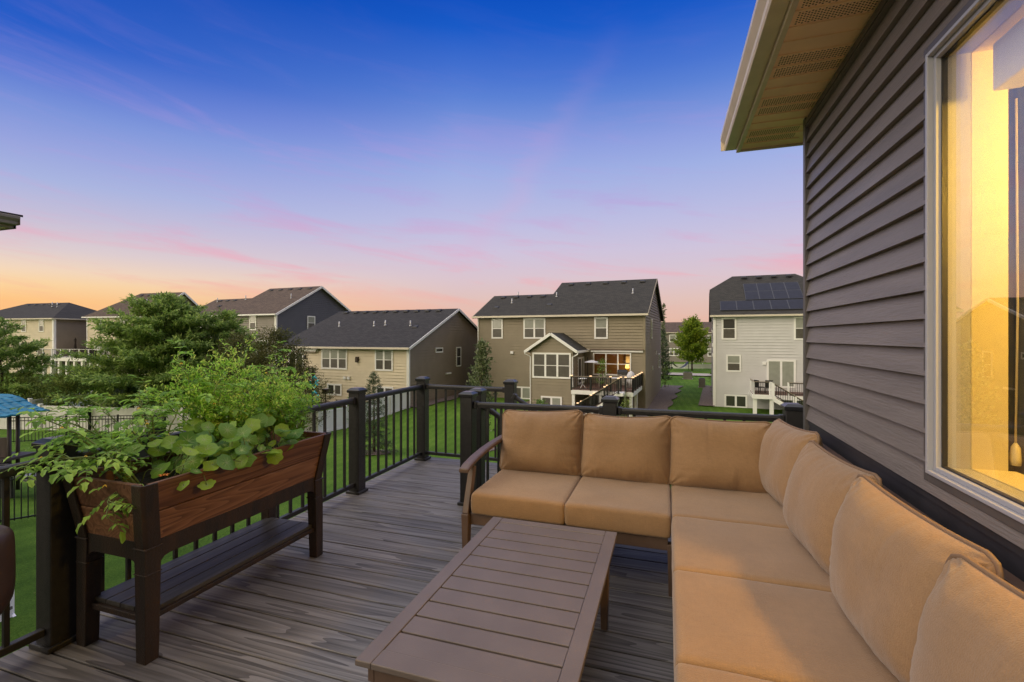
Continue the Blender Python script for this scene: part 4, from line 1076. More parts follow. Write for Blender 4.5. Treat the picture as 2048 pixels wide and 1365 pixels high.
# ------------------------------------------------------------------ grey house with solar panels
gh = thing('house', 'pale grey house with clipped dark roof carrying solar panels', 'house', (.7, 41.9, GZ), FF, 'houses across the lawn')
A_, B_ = (.7, 41.9), (9.1, 41.9)
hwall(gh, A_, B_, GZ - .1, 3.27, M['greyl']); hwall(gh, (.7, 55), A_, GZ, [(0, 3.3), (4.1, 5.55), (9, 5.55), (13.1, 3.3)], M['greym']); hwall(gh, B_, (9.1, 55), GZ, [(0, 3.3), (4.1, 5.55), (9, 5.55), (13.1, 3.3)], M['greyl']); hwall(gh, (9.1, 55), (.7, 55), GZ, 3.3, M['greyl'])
ez, rz_ = 3.2, 7.07
slabroof(gh, [[(.4, 41.5, ez), (9.4, 41.5, ez), (9.4, 46, 5.68), (7.44, 48.5, rz_), (2.36, 48.5, rz_), (.4, 46, 5.68)], [(9.4, 55.4, ez), (.4, 55.4, ez), (.4, 51, 5.68), (2.36, 48.5, rz_), (7.44, 48.5, rz_), (9.4, 51, 5.68)],
              [(.4, 51, 5.68), (.4, 46, 5.68), (2.36, 48.5, rz_)], [(9.4, 46, 5.68), (9.4, 51, 5.68), (7.44, 48.5, rz_)]], M['rf_dark'])
gut(gh, (.38, 41.45, 3.13), (9.4, 41.45, 3.13)); spout(gh, .78, 41.9, GZ, 3.1); ctrim(gh, .69, 41.89, GZ, 3.2)
for i in range(4): rvents(gh, [(3.3 + i * 1.2, 47.9, 6.85)])
sl_ = (5.68 - ez) / 4.5
M['solar'] = mat('solar_cells', (.014, .016, .030), .5, var=.25, vscale=3, spec=.15); M['alu'] = mat('solar_frame', (.04, .042, .05), .5)
sp_ = []
for c in range(6): sp_.append((1.18 + c * 1.235, 41.5 + .62, 1.225, 1.52))
for r_ in range(2):
    for c in range(4): sp_.append((3.15 + c * 1.055, 41.5 + 2.30 + r_ * 1.47, 1.045, 1.455))
for (u, v, w_, h_) in sp_:
    mb = MB(); f = lambda uu, vv, o: (uu, vv - o * .48, ez + (vv - 41.5) * sl_ + o * .87)
    mb.add([f(u, v, .03), f(u + w_, v, .03), f(u + w_, v + h_, .03), f(u, v + h_, .03), f(u, v, .09), f(u + w_, v, .09), f(u + w_, v + h_, .09), f(u, v + h_, .09)], [(0, 3, 2, 1), (4, 5, 6, 7), (0, 1, 5, 4), (1, 2, 6, 5), (2, 3, 7, 6), (3, 0, 4, 7)])
    s_ = mb.build('solar_panel', M['alu'], gh); mb = MB(); mb.quad(f(u + .03, v + .03, .094), f(u + w_ - .03, v + .03, .094), f(u + w_ - .03, v + h_ - .03, .094), f(u + .03, v + h_ - .03, .094)); mb.build('solar_cells', M['solar'], s_)
fwin(gh, A_, B_, .56, 1.65, 1.22, 3.01, 1, True, .1, 'screen', 'pane'); fwin(gh, A_, B_, 5.65, 6.75, 1.22, 3.0); fwin(gh, A_, B_, .9, 1.99, -1.35, .03)
fwin(gh, A_, B_, 3.8, 5.77, -2.5, -.32, 2, False, .11, 'paneg', 'paneg', 'sliding_door'); fwin(gh, A_, B_, .77, 2.43, -4.23, -3.18, 2, False, .1, 'pane', 'pane'); fwin(gh, A_, B_, 6.2, 7.6, -4.2, -3.0, 2, False, .1, 'pane', 'pane')
mb = MB(); wb(mb, wallmap(A_, B_), 3.5, 3.75, -.73, -.5, 0, .14); mb.build('wall_vent', M['white'], gh)
for v, z in ((3, .6), (3.2, -.3), (5, 1.8)): mb = MB(); wb(mb, wallmap((.7, 55), A_), 13.1 - v, 13.4 - v, z, z + .3, 0, .12); mb.build('wall_vent', M['white'], gh)
d2 = thing('raised_deck', 'raised deck with white posts and black balusters behind the pale grey house', 'deck', (3.4, 39.2, GZ), FF)
DZ2 = -2.78
mb = MB(); mb.box(3.3, 9.1, 39.2, 41.88, DZ2 - .04, DZ2); mb.build('deck_boards', M['reddeck'], d2)
mb = MB(); mb.box(3.28, 9.1, 39.16, 39.2, DZ2 - .34, DZ2 - .02); mb.box(3.26, 3.3, 39.2, 41.88, DZ2 - .34, DZ2 - .02); mb.build('deck_fascia', M['white'], d2)
for x in (3.45, 4.55, 8.9): mb = MB(); mb.box(x - .13, x + .13, 39.3, 39.56, GZ - .3, DZ2 - .34); mb.build('support_post', M['white'], d2)
rail_far(d2, (3.36, 39.25), (4.42, 39.25), DZ2, post='white', n=1); rail_far(d2, (3.36, 41.7), (3.36, 39.25), DZ2, post='white', n=3); rail_far(d2, (5.6, 39.25), (9.0, 39.25), DZ2, post='white', n=3)
s2 = thing('deck_stairs', 'white sided stairs with black rail dropping right from the pale grey house deck', 'stairs', (4.6, 38.8, GZ), FF)
rail_far(s2, (4.55, 38.25), (7.3, 38.25), DZ2, post='white', n=2, zb=DZ2 - 1.75); rail_far(s2, (4.55, 39.18), (7.3, 39.18), DZ2, post='white', n=2, zb=DZ2 - 1.75)
mb = MB(); mb.prism([(4.5, 38.2, DZ2), (4.5, 38.2, DZ2 - .34), (7.3, 38.2, DZ2 - 2.1), (7.3, 38.2, DZ2 - 1.76)], (0, .05, 0)); mb.build('stringer', M['white'], s2)
mb = MB()
for i in range(9): mb.box(4.6 + .28 * i, 4.6 + .28 * (i + 1), 38.25, 39.15, DZ2 - .19 * (i + 1) - .04, DZ2 - .19 * (i + 1))
mb.build('treads', M['reddeck'], s2)
patio_chair('patio_chair', 'dark patio chair behind the corner rail of the pale grey house deck', 3.85, 40.4, DZ2, 120, M['black'], FF); patio_chair('patio_chair', 'dark patio chair in front of the sliding door of the pale grey house', 4.5, 40.2, DZ2, 0, M['black'], FF)

# ------------------------------------------------------------------ low ranch house
rh = thing('house', 'low beige ranch house with a long black roof and taupe gable end', 'house', (-32.9, 29.5, GZ), FF, 'houses across the lawn')
A_, B_ = (-32.9, 29.5), (-20.3, 29.5)
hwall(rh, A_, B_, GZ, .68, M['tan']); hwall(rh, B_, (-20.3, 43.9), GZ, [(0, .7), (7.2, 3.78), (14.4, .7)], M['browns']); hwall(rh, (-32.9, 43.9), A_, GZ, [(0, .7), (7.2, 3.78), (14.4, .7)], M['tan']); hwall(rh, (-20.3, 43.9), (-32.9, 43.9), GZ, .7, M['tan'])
slabroof(rh, [[(-33.3, 29.1, .65), (-20.0, 29.1, .65), (-20.0, 36.7, 3.94), (-33.3, 36.7, 3.94)], [(-20.0, 44.3, .65), (-33.3, 44.3, .65), (-33.3, 36.7, 3.94), (-20.0, 36.7, 3.94)]], M['rf_black'])
gut(rh, (-33.35, 29.03, .60), (-19.95, 29.03, .60))
for a, b in (((-19.98, 29.1, .56), (-19.98, 36.7, 3.85)), ((-19.98, 36.7, 3.85), (-19.98, 44.3, .56))): trimbar(rh, 'rake_trim', a, b, .05, .18, M['white'])
spout(rh, -20.38, 29.5, GZ, .55); ctrim(rh, -20.29, 29.49, GZ, .62); spout(rh, -32.8, 29.5, GZ, .55)
rvents(rh, [(-32 + i * 1.14, 36.2, 3.78) for i in range(10)]); pipes(rh, [(-30.1, 33.1, 2.36), (-26.3, 33.1, 2.36), (-25.2, 33.2, 2.42), (-22.6, 33.1, 2.36)], .45); rvents(rh, [(-21.9, 32.8, 2.25)])
fwin(rh, A_, B_, 4.31, 6.91, -1.12, .56, 3); fwin(rh, A_, B_, 9.58, 11.24, -1.12, .55, 2); fwin(rh, A_, B_, .75, 2.42, -2.0, .15, 2, False, .1, 'pane', 'pane', 'sliding_door')
fwin(rh, A_, B_, 4.91, 6.37, -3.2, -2.27, 2, False, .1, 'pane', 'screen'); fwin(rh, A_, B_, 9.67, 11.3, -3.3, -2.3, 2, False, .1, 'pane', 'screen')
fwin(rh, B_, (-20.3, 43.9), 3.66, 4.83, .15, .57, 1, False, .07, 'pane'); fwin(rh, B_, (-20.3, 43.9), 7.12, 8.0, -1.18, .56, 1, True, .08, 'pane', 'pane')
for u in (6.57, 6.95): mb = MB(); wb(mb, wallmap(A_, B_), u, u + .24, -1.88, -1.66, 0, .14); mb.build('wall_vent', M['white'], rh)
mb = MB(); wb(mb, wallmap(B_, (-20.3, 43.9)), 5.3, 6.1, -1.72, -1.6, 0, .16); mb.build('flood_light', M['white'], rh)
mb = MB(); wb(mb, wallmap(A_, B_), .1, 3.9, .28, .48, 0, .26); mb.build('awning_case', M['white'], rh); mb = MB(); wb(mb, wallmap(A_, B_), .1, 3.75, .18, .28, .02, .24); mb.build('awning_fabric', M['browns'], rh)
mb = MB(); wb(mb, wallmap(A_, B_), 2.5, 2.66, -.35, -.05, 0, .2); mb.build('wall_lantern', M['black'], rh)
d3 = thing('raised_deck', 'small raised deck with brown rail behind the beige ranch house', 'deck', (-31, 28, GZ), FF)
mb = MB(); mb.box(-32.8, -29.4, 27.0, 29.48, -2.24, -2.1); mb.build('deck_boards', M['browns'], d3); rail_far(d3, (-29.45, 27.05), (-29.45, 29.4), -2.1, h=1.05, top='frame', post='frame', n=2); rail_far(d3, (-32.8, 27.05), (-29.45, 27.05), -2.1, h=1.05, top='frame', post='frame', n=3)
for x in (-32.6, -29.6): mb = MB(); mb.box(x - .07, x + .07, 27.1, 27.24, GZ, -2.24); mb.build('support_post', M['frame'], d3)
bw = MB(); bw.box(-25.15, -24.85, 29.38, 29.48, -.45, -.1); bw.box(-25.1, -24.9, 29.3, 29.42, -.52, -.2); solo(bw, 'wall_plaque', M['bark'], 'small brown ornament hung between the two big ranch windows', 'ornament', (-25, 29.4, -.5), FF)

# ------------------------------------------------------------------ slate and grey house
ch = thing('house', 'two storey house with grey back, slate blue gable and brown roof', 'house', (-58, 38.2, GZ), FF, 'houses across the lawn')
A_, B_ = (-58, 38.2), (-43.5, 38.2)
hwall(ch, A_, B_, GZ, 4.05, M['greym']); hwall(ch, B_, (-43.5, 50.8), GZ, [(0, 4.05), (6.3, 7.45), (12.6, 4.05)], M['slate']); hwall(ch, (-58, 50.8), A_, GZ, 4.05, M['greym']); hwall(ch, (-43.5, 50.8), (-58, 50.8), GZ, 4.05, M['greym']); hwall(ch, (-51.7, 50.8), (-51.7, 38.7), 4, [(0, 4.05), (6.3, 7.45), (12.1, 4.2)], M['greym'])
slabroof(ch, [[(-51.8, 37.8, 3.95), (-43.15, 37.8, 3.95), (-43.15, 44.5, 7.62), (-51.8, 44.5, 7.62)], [(-43.15, 51.2, 3.95), (-51.8, 51.2, 3.95), (-51.8, 44.5, 7.62), (-43.15, 44.5, 7.62)],
              [(-58.4, 37.8, 3.945), (-51.8, 37.8, 3.945), (-51.8, 42, 6.22), (-58.4, 42, 6.22)], [(-51.8, 46.2, 3.95), (-58.4, 46.2, 3.95), (-58.4, 42, 6.22), (-51.8, 42, 6.22)]], M['rf_brown'])
gut(ch, (-58.4, 37.74, 3.88), (-43.1, 37.74, 3.88), M['white'])
for a, b in (((-43.12, 37.8, 3.84), (-43.12, 44.5, 7.5)), ((-43.12, 44.5, 7.5), (-43.12, 51.2, 3.84))): trimbar(ch, 'rake_trim', a, b, .06, .22, M['white'])
spout(ch, -43.65, 38.2, GZ, 3.8); ctrim(ch, -43.48, 38.18, GZ, 3.9); rvents(ch, [(-50.8 + i * 1.6, 43.9, 7.3) for i in range(5)]); rvents(ch, [(-56.8 + i * 1.3, 41.5, 5.95) for i in range(3)]); pipes(ch, [(-44.9, 41.5, 5.95), (-52.5, 41.6, 6.0), (-57.0, 41.2, 5.8)], .55); rvents(ch, [(-55, 40, 5.15)])
fwin(ch, A_, B_, 10.46, 11.53, 2.18, 3.9); fwin(ch, A_, B_, 11.5, 13.45, -.9, 1.11, 2, False, .1, 'paneg', 'paneg', 'sliding_door'); fwin(ch, B_, (-43.5, 50.8), 4.3, 5.5, 2.26, 3.91); fwin(ch, A_, B_, 6, 7.1, 2.18, 3.9)

# ------------------------------------------------------------------ two houses further left and two far away
FA = YAW - 15


def camF(xc, d, th):
    return xc * math.cos(R(th)) - d * math.sin(R(th)), xc * math.sin(R(th)) + d * math.cos(R(th))


bx, by = camF(-59.3, 66, 15); bw_ = 11.8
hb = thing('house', 'cream two storey house with brown hip roof half hidden by the big tree', 'house', (bx, by, GZ), FA, 'houses across the lawn')
A_, B_ = (bx, by), (bx + bw_, by)
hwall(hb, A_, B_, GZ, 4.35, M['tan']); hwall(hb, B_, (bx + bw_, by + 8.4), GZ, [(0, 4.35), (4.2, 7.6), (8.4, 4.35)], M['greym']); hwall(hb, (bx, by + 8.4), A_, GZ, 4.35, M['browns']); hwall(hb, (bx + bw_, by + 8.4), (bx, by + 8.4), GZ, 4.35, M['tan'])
e_ = .4; r0 = by + 4.2; zt_ = 7.75; ze = 4.2
slabroof(hb, [[(bx - e_, by - e_, ze), (bx + bw_ + e_, by - e_, ze), (bx + bw_ + e_, r0, zt_), (bx + 4.2, r0, zt_)], [(bx + bw_ + e_, by + 8.8, ze), (bx - e_, by + 8.8, ze), (bx + 4.2, r0, zt_), (bx + bw_ + e_, r0, zt_)], [(bx - e_, by + 8.8, ze), (bx - e_, by - e_, ze), (bx + 4.2, r0, zt_)]], M['rf_brown'])
gut(hb, (bx - e_, by - e_ - .05, ze - .08), (bx + bw_ + e_, by - e_ - .05, ze - .08), M['white'])
for a, b in (((bx + bw_ + e_, by - e_, ze - .1), (bx + bw_ + e_, r0, zt_ - .1)), ((bx + bw_ + e_, r0, zt_ - .1), (bx + bw_ + e_, by + 8.8, ze - .1))): trimbar(hb, 'rake_trim', a, b, .08, .25, M['white'])
rvents(hb, [(bx + 5 + i * 1.4, r0 - .5, zt_ - .35) for i in range(5)]); pipes(hb, [(bx + 8.5, by + 1.8, 5.9), (bx + 7.4, by + 1.2, 5.4)], .7)
fwin(hb, A_, B_, 2.1, 2.95, 2.3, 4.05); fwin(hb, A_, B_, 6.2, 7.9, 2.3, 4.05, 2); fwin(hb, A_, B_, 1.5, 4.2, -1.3, .6, 3); fwin(hb, A_, B_, 6.0, 8.8, -2.0, .6, 3)
ctrim(hb, bx, by, GZ, 4.2)
db = thing('raised_deck', 'white raised deck on white posts between the cream houses', 'deck', (bx - 2.5, by - 3.6, GZ), FA)
mb = MB(); mb.box(bx - 2.7, bx + 7.5, by - 3.7, by - .02, -1.75, -1.3); mb.build('deck_boards', M['white'], db)
for i in range(8): mb = MB(); mb.box(bx - 2.65 + i * 1.4, bx - 2.35 + i * 1.4, by - 3.6, by - 3.3, GZ - .3, -1.75); mb.build('support_post', M['white'], db)
rail_far(db, (bx - 2.6, by - 3.6), (bx + 7.4, by - 3.6), -1.3, h=1.1, top='white', post='white', n=6, sp=.2)
um2 = MB(); um2.lathe((bx + .2, by - 1.6, -1.3), [(.05, 0), (.05, 1.0), (.16, 1.1), (.10, 1.9), (.13, 2.35), (.03, 2.6)], 8); solo(um2, 'patio_umbrella', M['soil'], 'closed dark umbrella standing on the white raised deck', 'umbrella', (bx + .2, by - 1.6, -1.3), FA, smooth=True)
gc = MB(); gc.box(bx + 3.0, bx + 5.3, by - 3.2, by - 2.3, -1.3, -.35); gc.prism([(bx + 3.1, by - 3.2, -.35), (bx + 5.2, by - 3.2, -.35), (bx + 4.8, by - 3.2, -.02), (bx + 3.5, by - 3.2, -.02)], (0, .8, 0)); solo(gc, 'furniture_cover', M['soil'], 'long dark covered grill on the white raised deck', 'cover', (bx + 4.1, by - 2.8, -1.3), FA, bevel=.1)

ax_, ay_ = camF(-63.0, 65, 15); aw = 18.3; ax0 = ax_ - aw
ha = thing('house', 'cream two storey house with black hip roof at the left edge', 'house', (ax0, ay_, GZ), FA, 'houses across the lawn')
A_, B_ = (ax0, ay_), (ax_, ay_); dp_ = 9.4
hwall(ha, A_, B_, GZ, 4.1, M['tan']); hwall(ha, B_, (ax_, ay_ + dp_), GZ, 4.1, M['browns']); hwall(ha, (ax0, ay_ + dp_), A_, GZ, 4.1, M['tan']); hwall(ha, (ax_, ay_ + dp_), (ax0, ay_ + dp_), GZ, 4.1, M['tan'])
ze, zt_ = 4.0, 6.55
P4 = [(ax0 - e_, ay_ - e_, ze), (ax_ + e_, ay_ - e_, ze), (ax_ + e_, ay_ + dp_ + e_, ze), (ax0 - e_, ay_ + dp_ + e_, ze)]; RL, RR = (ax0 + 4.7, ay_ + 4.7, zt_), (ax_ - 4.7, ay_ + 4.7, zt_)
slabroof(ha, [[P4[0], P4[1], RR, RL], [P4[1], P4[2], RR], [P4[2], P4[3], RL, RR], [P4[3], P4[0], RL]], M['rf_black'])
gut(ha, (ax0 - e_, ay_ - e_ - .05, ze - .08), (ax_ + e_, ay_ - e_ - .05, ze - .08)); trimbar(ha, 'gutter', (ax_ + e_ + .05, ay_ - e_, ze - .08), (ax_ + e_ + .05, ay_ + dp_, ze - .08), .12, .15, M['gut'])
ctrim(ha, ax_, ay_, GZ, 3.95, None, .3); rvents(ha, [(ax0 + 6 + i * 1.6, ay_ + 4.1, 6.25) for i in range(5)]); pipes(ha, [(ax_ - 4.2, ay_ + 2.9, 5.75), (ax_ - 5.4, ay_ + 3.0, 5.8)], .7)
for q in (1.9, 5.4, 9): fwin(ha, A_, B_, aw - q - .95, aw - q, 2.1, 3.8); fwin(ha, A_, B_, aw - q - 1.3, aw - q, -1.1, .6); fwin(ha, A_, B_, aw - q - 1.2, aw - q, -3.6, -2.6, 2, False)

far = [('dark roofed brown house far behind between the taupe and grey houses', -11.5, 101, 22, 11, 2.3, 4.5, 'greym', 'rf_brown', FF),
       ('small grey gable peeking above the black hip roof at far left', camF(-100, 92, 15)[0], camF(-100, 92, 15)[1], 7.5, 10, 5.2, 8.0, 'greyl', 'rf_black', FA),
       ('grey house tip showing between the ranch roof and the taupe house', -26.5, 60, 8.0, 10, 2.5, 6.3, 'greyl', 'rf_dark', FF)]
for lab, u, v, w_, d_, ze, zt_, ms, mr, fr in far:
    h_ = thing('house', lab, 'house', (u, v, GZ), fr, 'houses far behind')
    hwall(h_, (u, v), (u + w_, v), GZ, ze + .1, M[ms], (), .2); hwall(h_, (u + w_, v), (u + w_, v + d_), GZ, [(0, ze + .1), (d_ / 2, zt_ - .1), (d_, ze + .1)], M[ms], (), .2); hwall(h_, (u, v + d_), (u, v), GZ, [(0, ze + .1), (d_ / 2, zt_ - .1), (d_, ze + .1)], M[ms], (), .2)
    slabroof(h_, [[(u - .4, v - .4, ze), (u + w_ + .4, v - .4, ze), (u + w_ + .4, v + d_ / 2, zt_), (u - .4, v + d_ / 2, zt_)], [(u + w_ + .4, v + d_ + .4, ze), (u - .4, v + d_ + .4, ze), (u - .4, v + d_ / 2, zt_), (u + w_ + .4, v + d_ / 2, zt_)]], M[mr])
    gut(h_, (u - .4, v - .45, ze - .1), (u + w_ + .4, v - .45, ze - .1)); trimbar(h_, 'rake_trim', (u + w_ + .42, v - .4, ze - .1), (u + w_ + .42, v + d_ / 2, zt_ - .1), .08, .25, M['white'])
    for q in range(int(w_ / 4)): fwin(h_, (u, v), (u + w_, v), 1.2 + q * 3.6, 2.6 + q * 3.6, ze - 2.0, ze - .45, 1, True, .14); fwin(h_, (u, v), (u + w_, v), 1.2 + q * 3.6, 3.0 + q * 3.6, ze - 4.8, ze - 3.2, 2, True, .14)

# ------------------------------------------------------------------ neighbour house beside ours, only its eave shows
nh = thing('house', 'neighbouring house at the left edge showing just a dark gutter corner', 'house', (-9.0, 3.6, -2.8))
hwall(nh, (-9.0, -11), (-9.0, 3.6), -2.9, 3.02, M['greym']); hwall(nh, (-9.0, 3.6), (-19, 3.6), -2.9, 3.0, M['greym']); hwall(nh, (-19, -11), (-9.0, -11), -2.9, 3.0, M['greym'])
mb = MB(); mb.box(-19, -8.62, -11, 4.04, 3.0, 3.02); mb.build('soffit', M['soffit'], nh); mb = MB(); mb.box(-8.62, -8.59, -11, 4.06, 2.99, 3.16); mb.box(-19, -8.59, 4.04, 4.07, 2.99, 3.16); mb.build('fascia', M['greym'], nh)
mb = MB(); mb.prism([(-8.588 - u, -11, 3.03 + v) for u, v in prof], (0, 15.06, 0)); mb.box(-8.585, -8.478, 4.055, 4.06, 3.032, 3.15); mb.build('gutter', M['greym'], nh)
mb = MB(); mb.slab([(-19, -11, 5.1), (-8.5, -11, 3.18), (-8.5, 4.1, 3.18), (-19, 4.1, 5.1)], .03); mb.build('roof', M['rf_black'], nh)
ns = thing('deck_stairs', 'white sided stairs with black rail at the lower left beyond the railing', 'stairs', (-9.5, 4.0, -2.8))
zf = gz(-9.2, 4.7)
for i in range(12):
    x0 = -9.42 - .28 * (i + 1); zz = zf + .17 * (i + 1)
    mb = MB(); mb.box(x0, x0 + .285, 3.66, 4.42, zz - .04, zz); mb.build('tread', M['deck'], ns); mb = MB(); mb.box(x0 + .25, x0 + .27, 3.66, 4.42, zz - .17, zz - .04); mb.build('riser', M['white'], ns)
rail_far(ns, (-9.5, 4.4), (-12.6, 4.4), zf + .1, post='white', top='black', n=2, zb=zf + 1.98, sp=.12); mb = MB(); mb.prism([(-9.4, 4.42, zf), (-12.8, 4.42, zf + 2.06), (-12.8, 4.42, zf + 1.7), (-10.0, 4.42, zf)], (0, .04, 0)); mb.build('stringer', M['white'], ns)

# ================================================================== plants
M['lf_dark'] = leafmat('dark_tree_leaves', (0.110, 0.184, 0.053), (0.246, 0.382, 0.092), (0.585, 0.712, 0.198), .3)
M['lf_olive'] = leafmat('olive_shrub_leaves', (0.099, 0.138, 0.032), (0.190, 0.255, 0.059), (0.393, 0.459, 0.116), .3)
M['lf_brown'] = leafmat('bronze_bush_leaves', (0.053, 0.058, 0.019), (0.108, 0.120, 0.032), (0.216, 0.211, 0.067), .25)
M['lf_mid'] = leafmat('fresh_shrub_leaves', (0.074, 0.160, 0.032), (0.165, 0.305, 0.059), (0.346, 0.505, 0.106), .35)
M['lf_lime'] = leafmat('lime_tree_leaves', (0.100, 0.172, 0.020), (0.232, 0.334, 0.032), (0.489, 0.565, 0.060), .4)
M['lf_spruce'] = leafmat('spruce_needles', (0.040, 0.072, 0.032), (0.090, 0.140, 0.061), (0.198, 0.252, 0.117), .15)
M['lf_silver'] = leafmat('silvery_young_leaves', (0.064, 0.100, 0.032), (0.154, 0.198, 0.082), (0.468, 0.504, 0.270), .3)
M['lf_blue'] = leafmat('blue_spruce_needles', (0.045, 0.075, 0.068), (0.090, 0.135, 0.128), (0.180, 0.225, 0.210), .15)
M['lf_tom'] = leafmat('tomato_leaves', (0.127, 0.271, 0.045), (0.271, 0.493, 0.082), (0.509, 0.793, 0.160), .38, .45)
M['lf_nas'] = leafmat('nasturtium_leaves', (0.089, 0.221, 0.046), (0.204, 0.380, 0.046), (0.415, 0.584, 0.062), .35, .4)
M['lf_dill'] = leafmat('bolted_herb_leaves', (0.194, 0.412, 0.048), (0.454, 0.787, 0.112), (0.900, 0.900, 0.267), .42, .5)
M['lf_mari'] = leafmat('marigold_leaves', (0.112, 0.254, 0.029), (0.235, 0.460, 0.053), (0.408, 0.673, 0.091), .38, .45)


def unit(a): return a / np.maximum(1e-9, np.linalg.norm(a, axis=1, keepdims=True))


def leaves_np(c, d, nrm, ln, wd, fold=.25):
    """diamond leaves from base points c along d; arrays; returns verts, faces"""
    d = unit(d); s = unit(np.cross(d, nrm)); n_ = np.cross(s, d); ln = ln[:, None]; wd = wd[:, None]
    a = c; b = c + d * ln * .45 + s * wd * .5 + n_ * wd * fold; e = c + d * ln; f = c + d * ln * .45 - s * wd * .5 + n_ * wd * fold
    v = np.stack([a, b, e, f], 1).reshape(-1, 3); k = np.arange(len(c))[:, None] * 4
    return v, np.concatenate([k + np.array([[0, 1, 2]]), k + np.array([[0, 2, 3]])], 0)


def np_obj(name, v, f, m, parent, off):
    me = bpy.data.meshes.new(name); me.vertices.add(len(v)); me.vertices.foreach_set('co', (v - np.array(off)).astype(np.float32).ravel())
    me.loops.add(f.size); me.loops.foreach_set('vertex_index', f.astype(np.int32).ravel()); me.polygons.add(len(f))
    me.polygons.foreach_set('loop_start', np.arange(0, f.size, f.shape[1], dtype=np.int32)); me.update(calc_edges=True); me.validate()
    me.materials.append(m); o = link(bpy.data.objects.new(name, me), parent); OFF[o.name] = Vector(off); return o


def tree(name, label, cat, x, y, H, Rd, kind, seed, lm_, nb, llen, lw, per, group=None, first=.12, z=None, bark=True):
    rg = np.random.default_rng(seed); z0 = (gz(x, y) if z is None else z) - .05
    t_ = thing(name, label, cat, (x, y, z0), 0, group)
    tr = MB(); lx, ly = rg.normal(0, .03 * H, 2) if kind != 'spruce' else (0, 0)
    ax = lambda t: Vector((x + lx * t * t, y + ly * t * t, z0 + H * t))
    tr.tube([ax(i / 8 * .96) for i in range(9)], [max(.008, (.016 * H + .02) * (1 - i / 8.3)) for i in range(9)], 7)
    tr.build('trunk', M['bark'], t_, smooth=True)
    br = MB(); C = []; D = []; Nn = []
    for k in range(nb):
        t = first + (1 - first) * ((k + rg.random()) / nb) ** .9
        q = (t - first) / (1 - first)
        if kind == 'spruce': prof_, el = (1 - q) ** .9, R(-8 + 38 * q)
        elif kind == 'layer': prof_, el = min(1, .62 + 1.5 * q) * (1 - q) ** .55, R(8 + 42 * q)
        elif kind == 'column': prof_, el = min(1, .45 + 2.2 * q) * (1 - q) ** .4, R(48 + 25 * q)
        else: prof_, el = min(1, .62 + 1.6 * q) * (1 - q * q) ** .62, R(22 + 45 * q)
        ln = Rd * prof_ * rg.uniform(.72, 1.12) + .08; a = k * 2.399963 + rg.normal(0, .35); el += rg.normal(0, .12)
        h = np.array([math.cos(a), math.sin(a), 0]); b0 = np.array(ax(t)); pts = []
        for i in range(7):
            s = i / 6; r_ = ln * s
            zz = ln * s * math.sin(el) * (1 - (.30 if kind in ('layer', 'spruce') else .12) * s) + (.16 * ln * s * s * s if kind == 'spruce' else 0)
            pts.append(b0 + h * r_ * math.cos(el) + np.array([0, 0, zz]) + rg.normal(0, .02 * ln, 3) * s)
        br.tube([Vector(p_) for p_ in pts], [max(.004, .006 * H * .35 * (1 - q * .7) * (1 - .9 * i / 6)) for i in range(7)], 4)
        pts = np.array(pts); side = np.cross(h, [0, 0, 1.0])
        ntw = max(3, int(ln / (.22 if kind != 'spruce' else .13) * (1 if kind != 'broad' else .9)))
        for j in range(ntw):
            s = .18 + .82 * (j + rg.random()) / ntw; ii = min(5, int(s * 6)); fr_ = s * 6 - ii; p0 = pts[ii] * (1 - fr_) + pts[min(6, ii + 1)] * fr_
            fw_ = unit((pts[min(6, ii + 1)] - pts[ii])[None])[0]; sg = 1 if j % 2 else -1
            up_ = {'layer': .10, 'spruce': .02, 'broad': .30, 'column': .45}[kind]
            dr = fw_ * rg.uniform(.5, .95) + side * sg * rg.uniform(.35, .9) + np.array([0, 0, up_ + rg.normal(0, .22 if kind in ('broad', 'column') else .10)]); dr /= np.linalg.norm(dr)
            tl_ = (ln * .36 * (1.15 - s) + .10) * rg.uniform(.6, 1.25) * (1.2 if kind == 'layer' else 1)
            n_l = max(3, int(per * tl_ / .5))
            u = rg.random(n_l); c = p0 + dr * (u * tl_)[:, None] + np.array([0, 0, -1.0]) * ((u ** 2) * tl_ * (.18 if kind in ('layer', 'spruce') else .05))[:, None]
            c += rg.normal(0, .04 if kind in ('layer', 'spruce') else .10, (n_l, 3)) * (Rd / 3) ** .5
            C.append(c); dd = dr[None] * .8 + rg.normal(0, .5, (n_l, 3)) + np.array([0, 0, -.10]); D.append(dd)
            Nn.append(np.array([0, 0, 1.0])[None] + rg.normal(0, .35 if kind in ('layer', 'spruce') else .7, (n_l, 3)))
    br.build('limbs', M['bark'], t_)
    C = np.concatenate(C); D = np.concatenate(D); Nn = np.concatenate(Nn); n_ = len(C)
    v, f = leaves_np(C, D, Nn, llen * rg.uniform(.6, 1.35, n_), lw * rg.uniform(.7, 1.3, n_))
    np_obj('crown', v, f, lm_, t_, (x, y, z0)); return n_


TOT = 0


def px_tree(px, d, top_py, name, label, cat, Rd, *a, **k):
    global TOT
    x, y = cpt(px, d); zt = 1.5 - (top_py - 673) * d / 945; zg = gz(x, y)
    TOT += tree(name, label, cat, x, y, zt - zg + .05, Rd, *a, **k)


